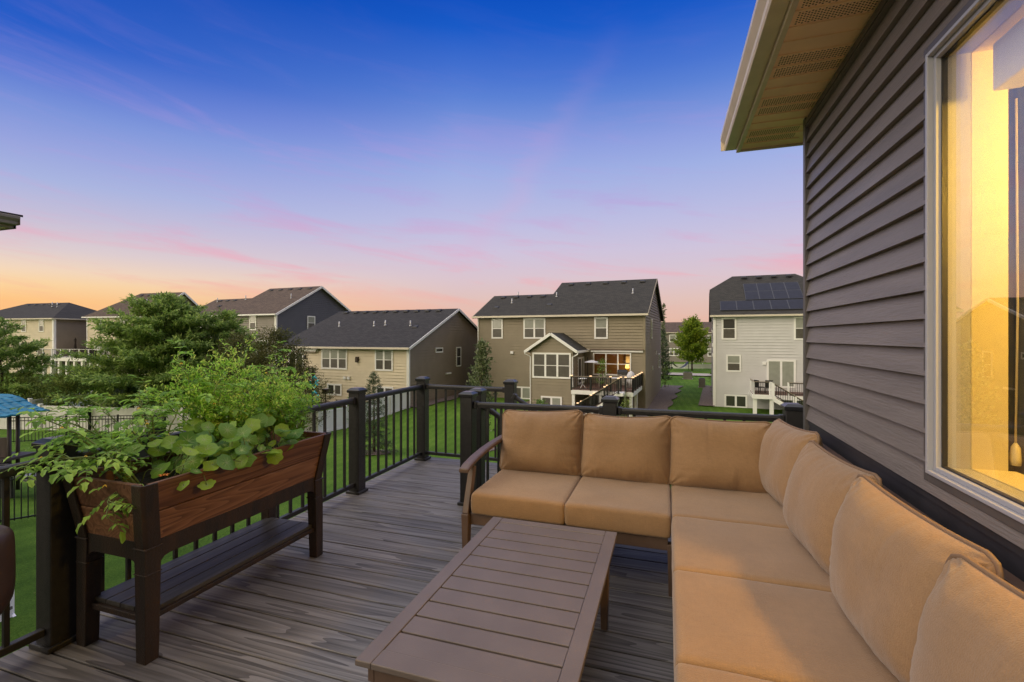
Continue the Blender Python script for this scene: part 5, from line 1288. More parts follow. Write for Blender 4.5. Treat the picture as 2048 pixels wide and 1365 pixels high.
G1 = 'trees and shrubs along the white fence'
px_tree(322, 29, 602, 'dark_tree', 'tallest dark green layered tree rising behind the planter greenery', 'tree', 5.6, 'layer', 11, M['lf_dark'], 120, .26, .085, 23, G1, first=.10)
px_tree(445, 31, 632, 'dark_tree', 'dark green layered tree in front of the grey and slate house', 'tree', 4.3, 'layer', 12, M['lf_dark'], 86, .25, .08, 24, G1, first=.10)
px_tree(8, 28, 645, 'dark_tree', 'dark spreading tree cut off by the left edge', 'tree', 3.5, 'layer', 13, M['lf_dark'], 70, .25, .08, 24, G1, first=.10)
px_tree(135, 28, 764, 'olive_shrub', 'olive green shrub beside the dark tree at far left', 'shrub', 2.3, 'broad', 14, M['lf_olive'], 42, .14, .07, 22, G1, first=.05)
px_tree(218, 28, 756, 'light_green_shrub', 'light green feathery shrub left of the tallest dark tree', 'shrub', 1.9, 'layer', 15, M['lf_mid'], 44, .20, .06, 22, G1, first=.04)
px_tree(50, 27.5, 762, 'light_green_shrub', 'light green low shrub above the turquoise playset roof', 'shrub', 2.0, 'broad', 25, M['lf_olive'], 36, .13, .07, 22, G1, first=.04)
px_tree(238, 26.6, 782, 'blue_spruce', 'small blue grey spruce low behind the tomato leaves', 'spruce', 1.1, 'spruce', 16, M['lf_blue'], 60, .11, .03, 34, G1, first=.04)
px_tree(545, 27, 672, 'bronze_bush', 'dark bronze loose bush left of the beige ranch house', 'bush', 2.9, 'broad', 17, M['lf_brown'], 110, .13, .055, 20, G1, first=.03)
px_tree(604, 26.5, 730, 'bronze_bush', 'lower bronze bush under the turquoise spinner', 'bush', 2.0, 'broad', 18, M['lf_brown'], 70, .12, .05, 20, G1, first=.03)
px_tree(478, 27, 680, 'bronze_bush', 'bronze bush under the dark tree right of the tall herb', 'bush', 2.6, 'broad', 28, M['lf_brown'], 80, .13, .055, 20, G1, first=.03)
px_tree(748, 22.0, 748, 'young_spruce', 'slim young spruce on the lawn seen through the railing', 'spruce', 1.0, 'spruce', 19, M['lf_spruce'], 110, .10, .022, 60, None, first=.05)
px_tree(963, 23.5, 693, 'young_tree', 'young silvery leaved tree on the lawn behind the landing', 'tree', 1.3, 'column', 20, M['lf_silver'], 84, .15, .085, 20, None, first=.12)
px_tree(1384, 72, 643, 'lime_green_tree', 'round lime green tree between the taupe and grey houses', 'tree', 3.5, 'broad', 21, M['lf_lime'], 90, .34, .18, 14, None, first=.14)
px_tree(1326, 58, 660, 'dark_spruce', 'dark spruce beside the right gable of the taupe house', 'spruce', 1.3, 'spruce', 22, M['lf_spruce'], 70, .26, .08, 22, None, first=.05)
px_tree(1325, 66, 612, 'pale_poplar', 'tall thin pale poplar behind the right gable of the taupe house', 'tree', .9, 'column', 23, M['lf_silver'], 50, .26, .14, 14, None, first=.1)
px_tree(1080, 30.8, 806, 'green_shrub', 'fresh green shrub at the foot of the taupe sunroom', 'shrub', .7, 'broad', 24, M['lf_mid'], 26, .10, .06, 20, None, first=.05)
px_tree(1255, 28.5, 803, 'olive_shrub', 'olive shrub below the taupe house deck behind the middle rail post', 'shrub', .7, 'broad', 26, M['lf_olive'], 24, .09, .05, 20, None, first=.05)
px_tree(1330, 50, 738, 'olive_shrub', 'rounded shrub at the front corner of the taupe house', 'shrub', .8, 'broad', 27, M['lf_olive'], 22, .14, .07, 16, None, first=.05)
px_tree(1428, 50, 745, 'olive_shrub', 'flowering shrub beside the dark box near the grey house', 'shrub', .8, 'broad', 29, M['lf_olive'], 20, .14, .07, 16, None, first=.05)
px_tree(700, 29.3, 795, 'green_shrub', 'low green shrub under the ranch basement window', 'shrub', .6, 'broad', 30, M['lf_mid'], 20, .10, .06, 18, None, first=.05)
px_tree(1205, 33.0, 776, 'green_shrub', 'leafy potted plant on the taupe house deck', 'shrub', .55, 'broad', 31, M['lf_mid'], 22, .10, .06, 18, None, first=.05, z=-2.2)


# beds of river rock and mulch: sheets that follow the lawn
def bed(pts_uv, fr, m, lift=.03):
    mb = MB(); n = 14
    (a, b, c, d) = [Vector((p_[0], p_[1], 0)) for p_ in pts_uv]; mt = Matrix.Rotation(R(fr), 4, 'Z')
    for j in range(n + 1):
        for i in range(5):
            p_ = mt @ (a.lerp(b, i / 4).lerp(d.lerp(c, i / 4), j / n) + Vector((.22 * math.sin(j * 1.9) + .12 * math.sin(j * 4.1), .15 * math.sin(i * 2.7), 0)) * (i in (1, 2, 3, 4)) * .8); mb.v.append((p_.x, p_.y, gz(p_.x, p_.y) + lift + .05))
    mb.f = [(j * 5 + i, j * 5 + i + 1, (j + 1) * 5 + i + 1, (j + 1) * 5 + i) for j in range(n) for i in range(4)]; mb.mi = [0] * len(mb.f)
    tag(mb.build('gravel_bed', m), kind='structure')


bed([(-4.2, 36), (-2.7, 36), (-2.3, 54), (-4.2, 54)], FF, M['mulch']); bed([(-.5, 41.5), (.72, 41.5), (.72, 55), (-.1, 55)], FF, M['mulch']); bed([(-20.3, 29.5), (-19.2, 29.5), (-19.2, 44), (-20.3, 44)], FF, M['mulch'])
bed([(-13, 31.8), (-3.6, 31.2), (-3.6, 36.9), (-13, 36.9)], FF, M['mulch']); bed([(-60, 66), (80, 66), (80, 70), (-60, 70)], FF, M['conc'], .06); bed([(-28, 28), (-20.3, 28.4), (-20.3, 29.5), (-28, 29.5)], FF, M['mulch'])
for i, (px, d, r_) in enumerate(((748, 22.0, .75), (963, 23.5, .8))):
    x, y = cpt(px, d); mb = MB(); n = 26; mb.v = [(x, y, gz(x, y) + .07)] + [(x + (r_ + .08 * math.sin(k * 3.1)) * math.cos(k * 2 * math.pi / n), y + (r_ + .08 * math.sin(k * 3.1)) * math.sin(k * 2 * math.pi / n), gz(x + r_ * math.cos(k * 2 * math.pi / n), y + r_ * math.sin(k * 2 * math.pi / n)) + .035) for k in range(n)]
    mb.f = [(0, 1 + k, 1 + (k + 1) % n) for k in range(n)]; mb.mi = [0] * n; tag(mb.build('mulch_ring', M['mulch']), kind='structure')


# ================================================================== fences
def panel_fence(label, pts, h, seg=2.3, group='white vinyl fences'):
    a = pts[0]; t_ = thing('vinyl_fence', label, 'fence', (a[0], a[1], gz(*a)), 0, group)
    for (x0, y0), (x1, y1) in zip(pts, pts[1:]):
        L_ = math.hypot(x1 - x0, y1 - y0); n = max(1, round(L_ / seg))
        for i in range(n + 1):
            x, y = x0 + (x1 - x0) * i / n, y0 + (y1 - y0) * i / n; z = gz(x, y)
            mb = MB(); mb.box(x - .065, x + .065, y - .065, y + .065, z - .1, z + h + .06); cap_prof(mb, x, y, z + h + .08, .085); mb.build('post', M['white'], t_)
            if i < n:
                xb, yb = x0 + (x1 - x0) * (i + 1) / n, y0 + (y1 - y0) * (i + 1) / n; zb_ = gz(xb, yb); d = Vector((xb - x, yb - y, zb_ - z)); k = 14; mb = MB()
                hh = Vector((d.x, d.y, 0)).normalized(); sd = Vector((-hh.y, hh.x, 0))
                mb.bar(Vector((x, y, z + h - .06)), Vector((xb, yb, zb_ + h - .06)), .06, .12); mb.bar(Vector((x, y, z + .1)), Vector((xb, yb, zb_ + .1)), .06, .14)
                for q in range(k):
                    p0 = Vector((x, y, z)) + d * (q / k); p1 = Vector((x, y, z)) + d * ((q + .95) / k); o_ = sd * .012
                    mb.add([p0 - o_ + Vector((0, 0, .15)), p1 - o_ + Vector((0, 0, .15)), p1 - o_ + Vector((0, 0, h - .1)), p0 - o_ + Vector((0, 0, h - .1)), p0 + o_ + Vector((0, 0, .15)), p1 + o_ + Vector((0, 0, .15)), p1 + o_ + Vector((0, 0, h - .1)), p0 + o_ + Vector((0, 0, h - .1))],
                           [(0, 3, 2, 1), (4, 5, 6, 7), (0, 1, 5, 4), (1, 2, 6, 5), (2, 3, 7, 6), (3, 0, 4, 7)])
                mb.build('panel', M['white'], t_)


def fw2(u, v):
    p_ = Matrix.Rotation(R(FF), 4, 'Z') @ Vector((u, v, 0)); return (p_.x, p_.y)


panel_fence('white vinyl fence climbing the lawn to the corner of the beige ranch house', [cpt(636, 26.9), fw2(-20.2, 29.4)], 1.3)
panel_fence('white vinyl fence running across behind the playset and planter greenery', [cpt(-120, 25.5), cpt(180, 25.8), cpt(632, 26.9)], 1.35)
panel_fence('white vinyl fence stretch going back between the shrubs behind the playset', [cpt(60, 26.0), cpt(185, 34.0)], 1.6)
panel_fence('low white fence far off between the taupe and grey houses', [cpt(1300, 76), cpt(1440, 76)], .75, 3.0)


def picket(label, pts, h=1.2, sp=.115, group='black metal yard fences'):
    a = pts[0]; t_ = thing('metal_fence', label, 'fence', (a[0], a[1], gz(*a)), 0, group); u = Vector((0, 0, 1))
    for (x0, y0), (x1, y1) in zip(pts, pts[1:]):
        n = max(1, round(math.hypot(x1 - x0, y1 - y0) / 1.83))
        for i in range(n + 1):
            x, y = x0 + (x1 - x0) * i / n, y0 + (y1 - y0) * i / n; z = gz(x, y); mb = MB(); mb.box(x - .03, x + .03, y - .03, y + .03, z - .1, z + h + .05); mb.build('post', M['black'], t_)
            if i == n: continue
            xb, yb = x0 + (x1 - x0) * (i + 1) / n, y0 + (y1 - y0) * (i + 1) / n; A = Vector((x, y, z)); B = Vector((xb, yb, gz(xb, yb))); mb = MB()
            for q in (.10, h - .17, h - .02): mb.bar(A + u * q, B + u * q, .03, .035)
            k = int((B - A).length / sp)
            for q in range(1, k): p_ = A.lerp(B, q / k); mb.box(p_.x - .009, p_.x + .009, p_.y - .009, p_.y + .009, p_.z + .06, p_.z + h)
            mb.build('panel', M['black'], t_)


picket('black metal fence in front of the playset at the left', [cpt(-60, 10.6), cpt(215, 12.6)])
picket('black metal fence along the far side of the playset yard', [cpt(20, 21.5), cpt(330, 24.5)])
picket('black metal fence side connecting near and far runs behind the planter', [cpt(215, 12.7), cpt(328, 24.3)])

# ================================================================== playset
M['teal'] = mat('turquoise_roof_plastic', (.010, .20, .32), .45, var=.25, vscale=4, vstretch=(1, 1, 6)); M['psbrown'] = mat('brown_plastic', (.055, .042, .038), .6, var=.15, vscale=6); M['pstan'] = mat('taupe_plastic_board', (.20, .155, .14), .6, var=.12, vscale=8, vstretch=(4, 4, .4))
M['psstone'] = mat('dark_moulded_stone', (.045, .045, .05), .7, var=.5, vscale=7, bump=.8, bscale=9); M['psgrey'] = mat('grey_slide_plastic', (.30, .30, .31), .5, var=.1)
d0 = 13.6; ox, oy = cpt(-18, d0); zg = gz(ox, oy)
ps = thing('playset', 'child playset with turquoise roof, brown posts and dark stone panels', 'playset', (ox, oy, zg))
rv = Vector((math.cos(R(YAW)), math.sin(R(YAW)), 0)); fv = Vector((-rv.y, rv.x, 0)); O = Vector((ox, oy, zg)); Z_ = Vector((0, 0, 1))
P3 = lambda r_, f_, z_: O + rv * r_ + fv * f_ + Z_ * z_
H0 = 1.5 - (830 - 673) * d0 / 945 - zg          # eave height of the toy roof
for r_, f_ in ((.10, -.35), (.30, .45), (.63, -.1), (-1.0, -.35), (-1.0, .5)):
    mb = MB(); mb.tube([P3(r_, f_, -.05), P3(r_, f_, H0 + .06)], .05, 10); mb.build('post', M['psbrown'], ps, smooth=True)
mb = MB(); prof2 = [(-1.5, .10), (-1.2, .32), (-.75, .46), (-.15, .46), (.15, .36), (.45, .18), (.78, .04), (1.0, .0)]
nf = 12; vs = []
for (r_, z_) in prof2:
    for j in range(nf + 1): f_ = -.75 + 1.5 * j / nf; vs.append(P3(r_ - .05, f_, H0 + z_ + .03 * abs(math.sin(j * math.pi / 2 * 1.0)) - .02 * (abs(f_) / .75) ** 2))
fs = []
for i in range(len(prof2) - 1):
    for j in range(nf): fs.append((i * (nf + 1) + j, i * (nf + 1) + j + 1, (i + 1) * (nf + 1) + j + 1, (i + 1) * (nf + 1) + j))
mb.add(vs, fs); ro = mb.build('roof', M['teal'], ps); s_ = ro.modifiers.new('thick', 'SOLIDIFY'); s_.thickness = .05
mb = MB()
for r0 in (-1.2, -.9, -.6, -.3, 0, .25, .5, .72): mb.bar(P3(r0, -.77, H0 + .02 + np.interp(r0, [p_[0] for p_ in prof2], [p_[1] for p_ in prof2])), P3(r0 + .02, .76, H0 + .02 + np.interp(r0, [p_[0] for p_ in prof2], [p_[1] for p_ in prof2])), .05, .03)
mb.build('shingle_ridge', M['teal'], ps)
for a in ((.14, .62, -.32, -.22, 1.05, 1.62),): mb = MB(); pts_ = [P3(a[0], a[2], a[4]), P3(a[1], a[2] + .22, a[4]), P3(a[1], a[2] + .22, a[5]), P3(a[0], a[2], a[5])]; mb.prism(pts_, fv * .06); mb.build('side_board', M['pstan'], ps, bevel=.01)
mb = MB(); mb.prism([P3(-1.0, -.35, 1.05), P3(.06, -.35, 1.05), P3(.06, -.35, 1.62), P3(-1.0, -.35, 1.62)], fv * .05); mb.build('side_board', M['psbrown'], ps, bevel=.01)
mb = MB(); mb.prism([P3(-1.1, -.45, .98), P3(.8, -.45, .98), P3(.8, -.45, 1.05), P3(-1.1, -.45, 1.05)], fv * 1.0); mb.build('platform', M['psbrown'], ps)
for r0, r1 in ((-1.0, -.30), (-.22, .30), (.62, 1.12)):
    mb = MB(); mb.prism([P3(r0, -.52, 0), P3(r1, -.50, 0), P3(r1 - .02, -.50, .88), P3(r1 - .12, -.5, .96), P3(r0 + .1, -.52, .96), P3(r0 + .02, -.52, .88)], fv * .07); mb.build('stone_panel', M['psstone'], ps, bevel=.02)
mb = MB(); mb.prism([P3(.30, -.50, 0), P3(.62, -.50, 0), P3(.62, -.5, .38), P3(.30, -.5, .38)], fv * .07); mb.build('stone_panel', M['psstone'], ps)
mb = MB(); mb.prism([P3(.5, -.6, .88), P3(.5, -.1, .88), P3(2.6, .1, .10), P3(2.6, -.5, .10)], Z_ * .05); mb.prism([P3(.5, -.6, .88), P3(.5, -.55, .88), P3(2.6, -.45, .10), P3(2.6, -.5, .10)], Z_ * .16); mb.build('slide', M['psgrey'], ps)
mb = MB(); mb.tube([P3(-.12, -.45, 1.0), P3(-.12, -.6, 1.1), P3(-.12, -.62, 1.3), P3(.0, -.62, 1.36)], .018, 6); mb.build('handle', M['psgrey'], ps, smooth=True)

# ================================================================== small things on the lawns
x, y = cpt(651, 27.6); z = gz(x, y)
bf = thing('bird_feeder', 'brown box bird feeder on a pole near the ranch basement window', 'bird feeder', (x, y, z)); mb = MB(); mb.tube([(x, y, z), (x, y, -1.85)], .03, 8); mb.build('pole', M['frame'], bf)
mb = MB(); mb.box(x - .16, x + .16, y - .12, y + .12, -1.85, -1.60); mb.build('feeder_box', M['bark'], bf); mb = MB(); mb.box(x - .19, x + .19, y - .16, y + .16, -1.60, -1.57); mb.build('roof', M['frame'], bf)
M['aqua'] = mat('aqua_metal_ornament', (.02, .36, .36), .3, metal=.3)
x, y = cpt(625, 24.4); z = gz(x, y)
ws = thing('wind_spinner', 'turquoise two tier wind spinner hanging in front of the bronze bush', 'wind spinner', (x, y, z)); mb = MB(); mb.tube([(x, y, z), (x, y, -.35), (x + .1, y, -.28), (x + .2, y, -.4)], .014, 6); mb.build('hook_pole', M['black'], ws, smooth=True)
for zc in (-.85, -1.62):
    mb = MB()
    for k in range(14):
        a = k * 2.4; zz = zc - .28 + .56 * k / 13; r_ = .20 * math.sin(math.pi * (k + .5) / 14); c_ = Vector((x + .1 + r_ * math.cos(a), y + r_ * math.sin(a), zz))
        mb.add([c_ + Vector((.07 * math.cos(a), .07 * math.sin(a), 0)), c_ + Vector((-.05 * math.sin(a), .05 * math.cos(a), .06)), c_ - Vector((.06 * math.cos(a), .06 * math.sin(a), 0)), c_ + Vector((.05 * math.sin(a), -.05 * math.cos(a), -.06)), c_ + Vector((0, 0, .03))], [(0, 1, 4), (1, 2, 4), (2, 3, 4), (3, 0, 4), (3, 2, 1, 0)])
    mb.build('spinner_cage', M['aqua'], ws)
for i, (px, d, w_, h_, lab) in enumerate(((1375.5, 58, 1.0, .85, 'square dark grey air conditioner at the end of the lawn strip'), (1404, 50, .62, .95, 'dark grey air conditioner beside the pale grey house wall'))):
    x, y = cpt(px, d); z = gz(x, y); t_ = thing('air_conditioner', lab, 'air conditioner', (x, y, z), FF, 'air conditioners by the houses'); off_ = OFF[t_.name]; t_.location = (x, y, z); t_.rotation_euler = (0, 0, R(FF))
    mb = MB(); mb.box(x - w_ / 2, x + w_ / 2, y - w_ / 2, y + w_ / 2, z + .06, z + h_)
    for k in range(9): mb.box(x - w_ / 2 - .012, x + w_ / 2 + .012, y - w_ / 2 - .012, y + w_ / 2 + .012, z + .12 + k * .085, z + .15 + k * .085)
    mb.build('casing', M['greym'], t_); mb = MB(); mb.lathe((x, y, z + h_), [(w_ * .42, 0), (w_ * .42, .03), (w_ * .1, .05)], 16); mb.build('fan_grille', M['black'], t_); mb = MB(); mb.box(x - w_ * .6, x + w_ * .6, y - w_ * .6, y + w_ * .6, z - .1, z + .06); mb.build('pad', M['conc'], t_)
x, y = cpt(1360, 73.5); z = gz(x, y)
hm = thing('hammock', 'dark hammock slung on a stand before the low white fence', 'hammock', (x, y, z)); mb = MB()
n = 10; mb.v = []
for k in range(n + 1):
    s = k / n * 2 - 1
    for w_ in (-.5, .5): q = rv * (s * 1.25) + fv * w_; mb.v.append((x + q.x, y + q.y, z + .35 + .9 * s * s))
mb.f = [(2 * k, 2 * k + 2, 2 * k + 3, 2 * k + 1) for k in range(n)]; mb.mi = [0] * n; o = mb.build('sling', M['black'], hm)
mb = MB(); a = Vector((x, y, z)); mb.tube([a - rv * 1.35, a - rv * 1.3 + Z_ * 1.25], .04, 6); mb.build('stand', M['black'], hm); mb = MB(); mb.tube([a + rv * 1.35, a + rv * 1.3 + Z_ * 1.25], .04, 6); mb.build('stand', M['black'], hm)

# ================================================================== what grows in the planter
SO = .76


class LB:
    """collects leaves"""
    def __init__(s): s.mb = MB()

    def leaflet(s, base, d, up, ln, wd, lobes=True, droop=.25, rn=random):
        d = Vector(d).normalized(); sd = d.cross(Vector(up)); sd = sd.normalized() if sd.length > 1e-6 else d.orthogonal().normalized(); n_ = sd.cross(d)
        T = (0, .22, .48, .74, 1); Wd = (.06, .40, .50, .30, 0) if not lobes else (.06, .48, .36, .34, 0)
        mid = [Vector(base) + d * ln * t - n_ * ln * droop * t * t for t in T]
        vs = list(mid); L_ = []; R_ = []
        for i in (1, 2, 3):
            k = rn.uniform(.85, 1.15); fw_ = .06 * ln if lobes and i != 2 else 0
            L_.append(mid[i] + sd * wd * Wd[i] * k + n_ * wd * .16 + d * fw_); R_.append(mid[i] - sd * wd * Wd[i] * k + n_ * wd * .16 + d * fw_)
        vs += L_ + R_
        s.mb.add(vs, [(0, 5, 1), (1, 5, 6, 2), (2, 6, 7, 3), (3, 7, 4), (0, 1, 8), (1, 2, 9, 8), (2, 3, 10, 9), (3, 4, 10)])

    def compound(s, st_mb, base, d, ln, rn, size=1.0, pairs=3, droop=.35):
        """tomato leaf: a drooping rachis with paired leaflets"""
        d = Vector(d).normalized(); up = Vector((0, 0, 1)); sd = d.cross(up); sd = sd.normalized() if sd.length > .05 else Vector((1, 0, 0)); pts = []
        for i in range(7):
            t = i / 6; pts.append(Vector(base) + d * ln * t - up * ln * droop * t * t + sd * .02 * math.sin(t * 4))
        st_mb.tube(pts, [.0022 * (1 - .6 * i / 6) for i in range(7)], 4)
        for k in range(pairs):
            t = .35 + .5 * k / max(1, pairs - 1) if pairs > 1 else .5; ii = int(t * 6); p_ = pts[ii].lerp(pts[min(6, ii + 1)], t * 6 - ii); tg = (pts[min(6, ii + 1)] - pts[ii]).normalized()
            for sg in (1, -1):
                q = tg * rn.uniform(.35, .7) + sd * sg + up * rn.uniform(-.35, .25); L_ = ln * .34 * size * rn.uniform(.75, 1.15); s.leaflet(p_, q, up + tg * .2, L_, L_ * .62, True, rn.uniform(.1, .5), rn)
            if k and rn.random() < .7:
                sg = rn.choice((1, -1)); s.leaflet(p_ - tg * .02, sd * sg + tg * .3, up, ln * .13, ln * .08, False, .2, rn)
        s.leaflet(pts[6], pts[6] - pts[5], up, ln * .42 * size, ln * .27 * size, True, rn.uniform(.1, .4), rn)


def tomato(label, base, tips, seed, nl, ln=.15, flowers=1):
    rn = random.Random(seed); t_ = thing('tomato_plant', label, 'tomato plant', base, 0, 'plants in the planter'); sm = MB(); lb = LB(); fm = MB(); n_f = 0; FL = []
    for tip in tips:
        a = Vector(base) + Vector((rn.uniform(-.03, .03), rn.uniform(-.03, .03), 0)); b = Vector(tip); pts = []
        for i in range(9):
            t = i / 8; p_ = a.lerp(b, t) + Vector((0, 0, 1)) * (b - a).length * .18 * math.sin(math.pi * t) * (1 if abs(b.z - a.z) < .35 else .3) + Vector((rn.gauss(0, .008), rn.gauss(0, .008), 0)); pts.append(p_)
        sm.tube(pts, [.0058 * (1 - .65 * i / 8) for i in range(9)], 6)
        for k in range(nl):
            t = .15 + .85 * (k + rn.random() * .6) / nl; ii = min(7, int(t * 8)); p_ = pts[ii].lerp(pts[ii + 1], t * 8 - ii); tg = (pts[ii + 1] - pts[ii]).normalized(); az_ = k * 2.4 + rn.random(); sd = tg.orthogonal().normalized(); sd = (Matrix.Rotation(az_, 3, tg) @ sd)
            d = sd + tg * .55 + Vector((0, 0, .25)); lb.compound(sm, p_, d, ln * rn.uniform(.65, 1.2) * (1.1 - .35 * t), rn, 1.0, rn.choice((2, 3, 3)))
        lb.compound(sm, pts[-1], pts[-1] - pts[-2], ln * .6, rn, 1, 2)
        for k in range(flowers):
            p_ = pts[rn.randrange(4, 8)] + Vector((rn.uniform(-.04, .04), rn.uniform(-.04, .04), rn.uniform(-.01, .04)))
            fm = MB(); FL.append(fm)
            for q in range(5):
                a_ = q * 1.257; fm.add([p_, p_ + Vector((.006 * math.cos(a_ + .5), .006 * math.sin(a_ + .5), -.004)), p_ + Vector((.014 * math.cos(a_), .014 * math.sin(a_), -.012)), p_ + Vector((.006 * math.cos(a_ - .5), .006 * math.sin(a_ - .5), -.004))], [(0, 1, 2, 3)])
    sm.build('stems', M['stem'], t_, smooth=True); lb.mb.build('foliage', M['lf_tom'], t_)
    for f_ in FL[:5]: f_.build('flower', M['yellow'], t_)


tomato('sprawling tomato plant spilling over the near end of the planter', (-2.50, 1.63, SO), [(-2.72, 1.28, .93), (-2.66, 1.40, 1.08), (-2.36, 1.42, .74), (-2.86, 1.42, .98), (-2.52, 1.36, .96), (-2.40, 1.47, .99), (-2.88, 1.46, 1.10), (-2.80, 1.40, 1.14), (-2.74, 1.52, 1.16)], 5, 8, .14)
tomato('bushy tomato plant leaning back over the rail near the planter end', (-2.60, 1.82, SO), [(-2.85, 1.66, 1.16), (-2.70, 1.78, 1.22), (-2.55, 1.74, 1.10), (-2.95, 1.95, 1.10), (-2.62, 1.95, 1.12)], 6, 9, .16, 1)
tomato('tall tomato plant with an arching top left of the bolted herb', (-2.58, 2.12, SO), [(-2.72, 2.02, 1.40), (-2.50, 2.08, 1.22), (-2.78, 2.2, 1.22), (-2.5, 2.25, 1.18)], 7, 9, .17, 1)


def nasturtium(label, y0, y1, n, seed):
    rn = random.Random(seed); yc = (y0 + y1) / 2; t_ = thing('nasturtium', label, 'nasturtium', (-2.40, yc, SO), 0, 'plants in the planter'); sm = MB(); lf = MB(); vn = lf
    for k in range(n):
        r_ = rn.uniform(.024, .055) * (1 if rn.random() < .85 else .7); y = rn.uniform(y0, y1); x = rn.uniform(-2.56, -2.24) if k % 3 else rn.uniform(-2.34, -2.17); z = SO + .07 + .17 * rn.random() - max(0, x + 2.27) * .9
        c = Vector((x, y, z)); root_ = Vector((min(-2.30, x - .05 + rn.uniform(-.08, .05)), y + rn.uniform(-.08, .08), SO)); m_ = (c + root_) / 2 + Vector((rn.uniform(-.02, .03), rn.uniform(-.02, .02), .04))
        sm.tube([root_, root_.lerp(m_, .6) + Vector((0, 0, .02)), m_, c], .0019, 4)
        nr = Vector((rn.uniform(-.1, .85), rn.uniform(-.85, .2), rn.uniform(.35, 1))).normalized(); e1 = nr.orthogonal().normalized(); e2 = nr.cross(e1); nn = 18; ph = rn.random() * 6; lob = rn.choice((5, 6, 7, 8)); am = rn.uniform(.06, .14); cup = rn.uniform(-.30, .22)
        vs = [c - nr * r_ * .10]; 
        for ring in (.5, 1):
            for j in range(nn):
                a = 2 * math.pi * j / nn; rr = r_ * ring * (1 + (am * math.sin(lob * a + ph) + .05 * math.sin(2 * a + ph)) * ring); vs.append(c + e1 * rr * math.cos(a) + e2 * rr * math.sin(a) + nr * (cup * rr * ring * .6 + .10 * r_ * ring * ring * math.sin(2 * a + ph * 2) + .03 * r_ * ring * math.sin(lob * a + ph)))
        fs = [(0, 1 + j, 1 + (j + 1) % nn) for j in range(nn)] + [(1 + j, 1 + nn + j, 1 + nn + (j + 1) % nn, 1 + (j + 1) % nn) for j in range(nn)]
        lf.add(vs, fs)
        lf.cur = 1
        for j in range(0, nn, 2):
            a, b = vs[0], vs[1 + nn + j]; mid_ = vs[1 + j]; s_ = (b - a).cross(nr).normalized() * .0011; o_ = nr * .0012; tipv = mid_.lerp(b, .6)
            vn.add([a - s_ + o_, a + s_ + o_, mid_ + s_ * .7 + o_, mid_ - s_ * .7 + o_, tipv + o_], [(0, 1, 2, 3), (3, 2, 4)])
        vn.add([vs[0] + nr * .0016 + e1 * .004 * math.cos(q) + e2 * .004 * math.sin(q) for q in (0, 1.05, 2.1, 3.14, 4.19, 5.24)], [tuple(range(6))]); lf.cur = 0
    for k in range(2):
        fm = MB(); p_ = Vector((-2.33, rn.uniform(y0, y1), SO + .06))
        for q in range(5): a = q * 1.257; fm.add([p_, p_ + Vector((.018 * math.cos(a + .4), .018 * math.sin(a + .4), .008)), p_ + Vector((.028 * math.cos(a), .028 * math.sin(a), .004)), p_ + Vector((.018 * math.cos(a - .4), .018 * math.sin(a - .4), .008))], [(0, 1, 2, 3)])
        fm.build('flower', M['orange'], t_)
    sm.build('stalks', M['stem'], t_, smooth=True); lf.build('leaves', [M['lf_nas'], M['pale']], t_, smooth=True)


M['orange'] = mat('orange_petal', (.60, .20, .02), .6)
nasturtium('nasturtium with round leaves crowding the middle of the planter front', 1.62, 2.04, 50, 3)
nasturtium('nasturtium with paler round leaves toward the far end of the planter', 1.95, 2.38, 50, 4)
# one bleached leaf edge that lies on the rim is part of the first plant's tone range


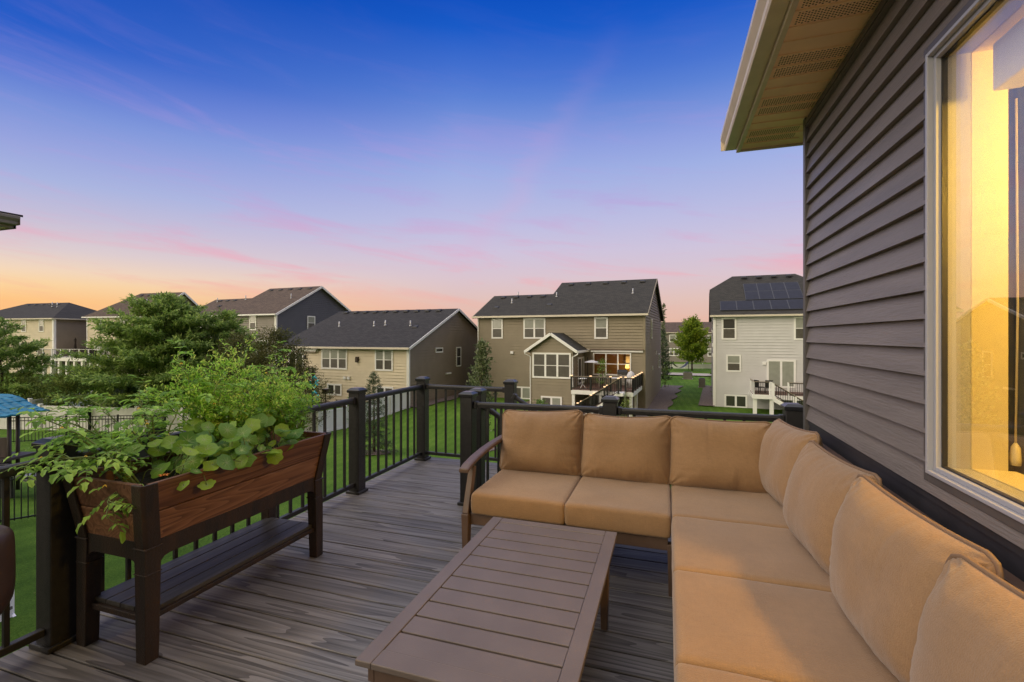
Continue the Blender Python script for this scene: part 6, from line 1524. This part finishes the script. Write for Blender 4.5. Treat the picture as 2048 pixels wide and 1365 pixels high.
def bolted(label, base, n, seed, tops, name='bolted_herb', spread=.22):
    """tall lacy herb gone to seed: forking hair-thin stems covered in tiny leaves and seed heads"""
    rn = random.Random(seed); rg = np.random.default_rng(seed); t_ = thing(name, label, 'herb', base, 0, 'plants in the planter'); sm = MB(); C = []; D = []; LN = []
    for k in range(n):
        tx, ty, tz = rn.choice(tops); a = Vector(base) + Vector((rn.gauss(0, .05), rn.gauss(0, .07), 0)); b = Vector((tx + rn.gauss(0, .05), ty + rn.gauss(0, .07), SO + (tz - SO) * rn.uniform(.72, 1.0))); pts = []
        for i in range(8): t = i / 7; pts.append(a.lerp(b, t) + Vector((rn.gauss(0, .010), rn.gauss(0, .010), 0)) * t + Vector((0, 0, .03 * math.sin(math.pi * t))))
        sm.tube(pts, [.0030 * (1 - .75 * i / 7) for i in range(8)], 4)
        for j in range(15):
            t = .22 + .78 * (j + rn.random()) / 15; ii = min(6, int(t * 7)); p_ = pts[ii].lerp(pts[ii + 1], t * 7 - ii); a_ = rn.random() * 6.28; L_ = rn.uniform(.06, .15) * (1.15 - .45 * t)
            d = Vector((math.cos(a_), math.sin(a_), rn.uniform(.3, 1.1))).normalized(); q = p_ + d * L_ - Vector((0, 0, .01)); sm.tube([p_, p_.lerp(q, .5) + Vector((0, 0, .006)), q], [.0014, .0011, .0006], 3, cap=False)
            nn = 15; u = rg.random(nn); c = np.array(p_)[None] + np.array(q - p_)[None] * (.25 + .8 * u)[:, None] + rg.normal(0, .010, (nn, 3)); C.append(c)
            D.append(np.array(d)[None] * .7 + rg.normal(0, .7, (nn, 3)) + np.array([0, 0, .25])); LN.append(rg.uniform(.013, .032, nn) * (1.25 - .45 * t))
    sm.build('stems', M['stem'], t_)
    C = np.concatenate(C); D = np.concatenate(D); LN = np.concatenate(LN); v, f = leaves_np(C, D, np.array([0, 0, 1.0])[None] + rg.normal(0, .6, (len(C), 3)), LN, LN * .42); np_obj('foliage', v, f, M['lf_dill'], t_, base)


bolted('tall lacy yellow green herb gone to seed at the back of the planter', (-2.58, 2.20, SO), 34, 8, [(-2.76, 2.08, 1.38), (-2.68, 2.16, 1.47), (-2.70, 2.36, 1.50), (-2.60, 2.02, 1.20), (-2.46, 2.26, 1.20), (-2.82, 1.94, 1.20), (-2.62, 2.30, 1.36)])
bolted('lacy green herb right of the tallest seed heads in the planter', (-2.56, 2.46, SO), 26, 9, [(-2.72, 2.58, 1.34), (-2.60, 2.66, 1.28), (-2.48, 2.52, 1.16), (-2.42, 2.62, 1.08), (-2.66, 2.78, 1.22), (-2.56, 2.84, 1.08)])
tomato('leafy tomato shoot rising among the herbs near the far end', (-2.56, 2.48, SO), [(-2.62, 2.60, 1.40), (-2.48, 2.50, 1.30), (-2.45, 2.66, 1.20), (-2.66, 2.45, 1.25)], 17, 9, .17, 1)


def marigold(label, base, seed):
    rn = random.Random(seed); t_ = thing('marigold', label, 'marigold', base, 0, 'plants in the planter'); sm = MB(); lb = LB()
    for k in range(9):
        a = Vector(base) + Vector((rn.gauss(0, .03), rn.gauss(0, .03), 0)); b = a + Vector((rn.gauss(0, .05), rn.gauss(0, .06), rn.uniform(.16, .34))); sm.tube([a, a.lerp(b, .5), b], [.003, .0025, .0015], 4)
        for j in range(12):
            t = .12 + .88 * j / 12; p_ = a.lerp(b, t); a_ = j * 2.4 + rn.random(); d = Vector((math.cos(a_), math.sin(a_), .5))
            for q in range(3): lb.leaflet(p_ + d * .012 * q, d + Vector((rn.gauss(0, .35), rn.gauss(0, .35), rn.gauss(0, .25))), (0, 0, 1), rn.uniform(.03, .055), .013, False, .2, rn)
    sm.build('stems', M['stem'], t_, smooth=True); lb.mb.build('foliage', M['lf_mari'], t_)


marigold('feathery bright green marigold in the far corner of the planter', (-2.42, 2.60, SO), 2); marigold('narrow leaved marigold beside the far end board of the planter', (-2.36, 2.52, SO), 12)
print('LEAVES', TOT)
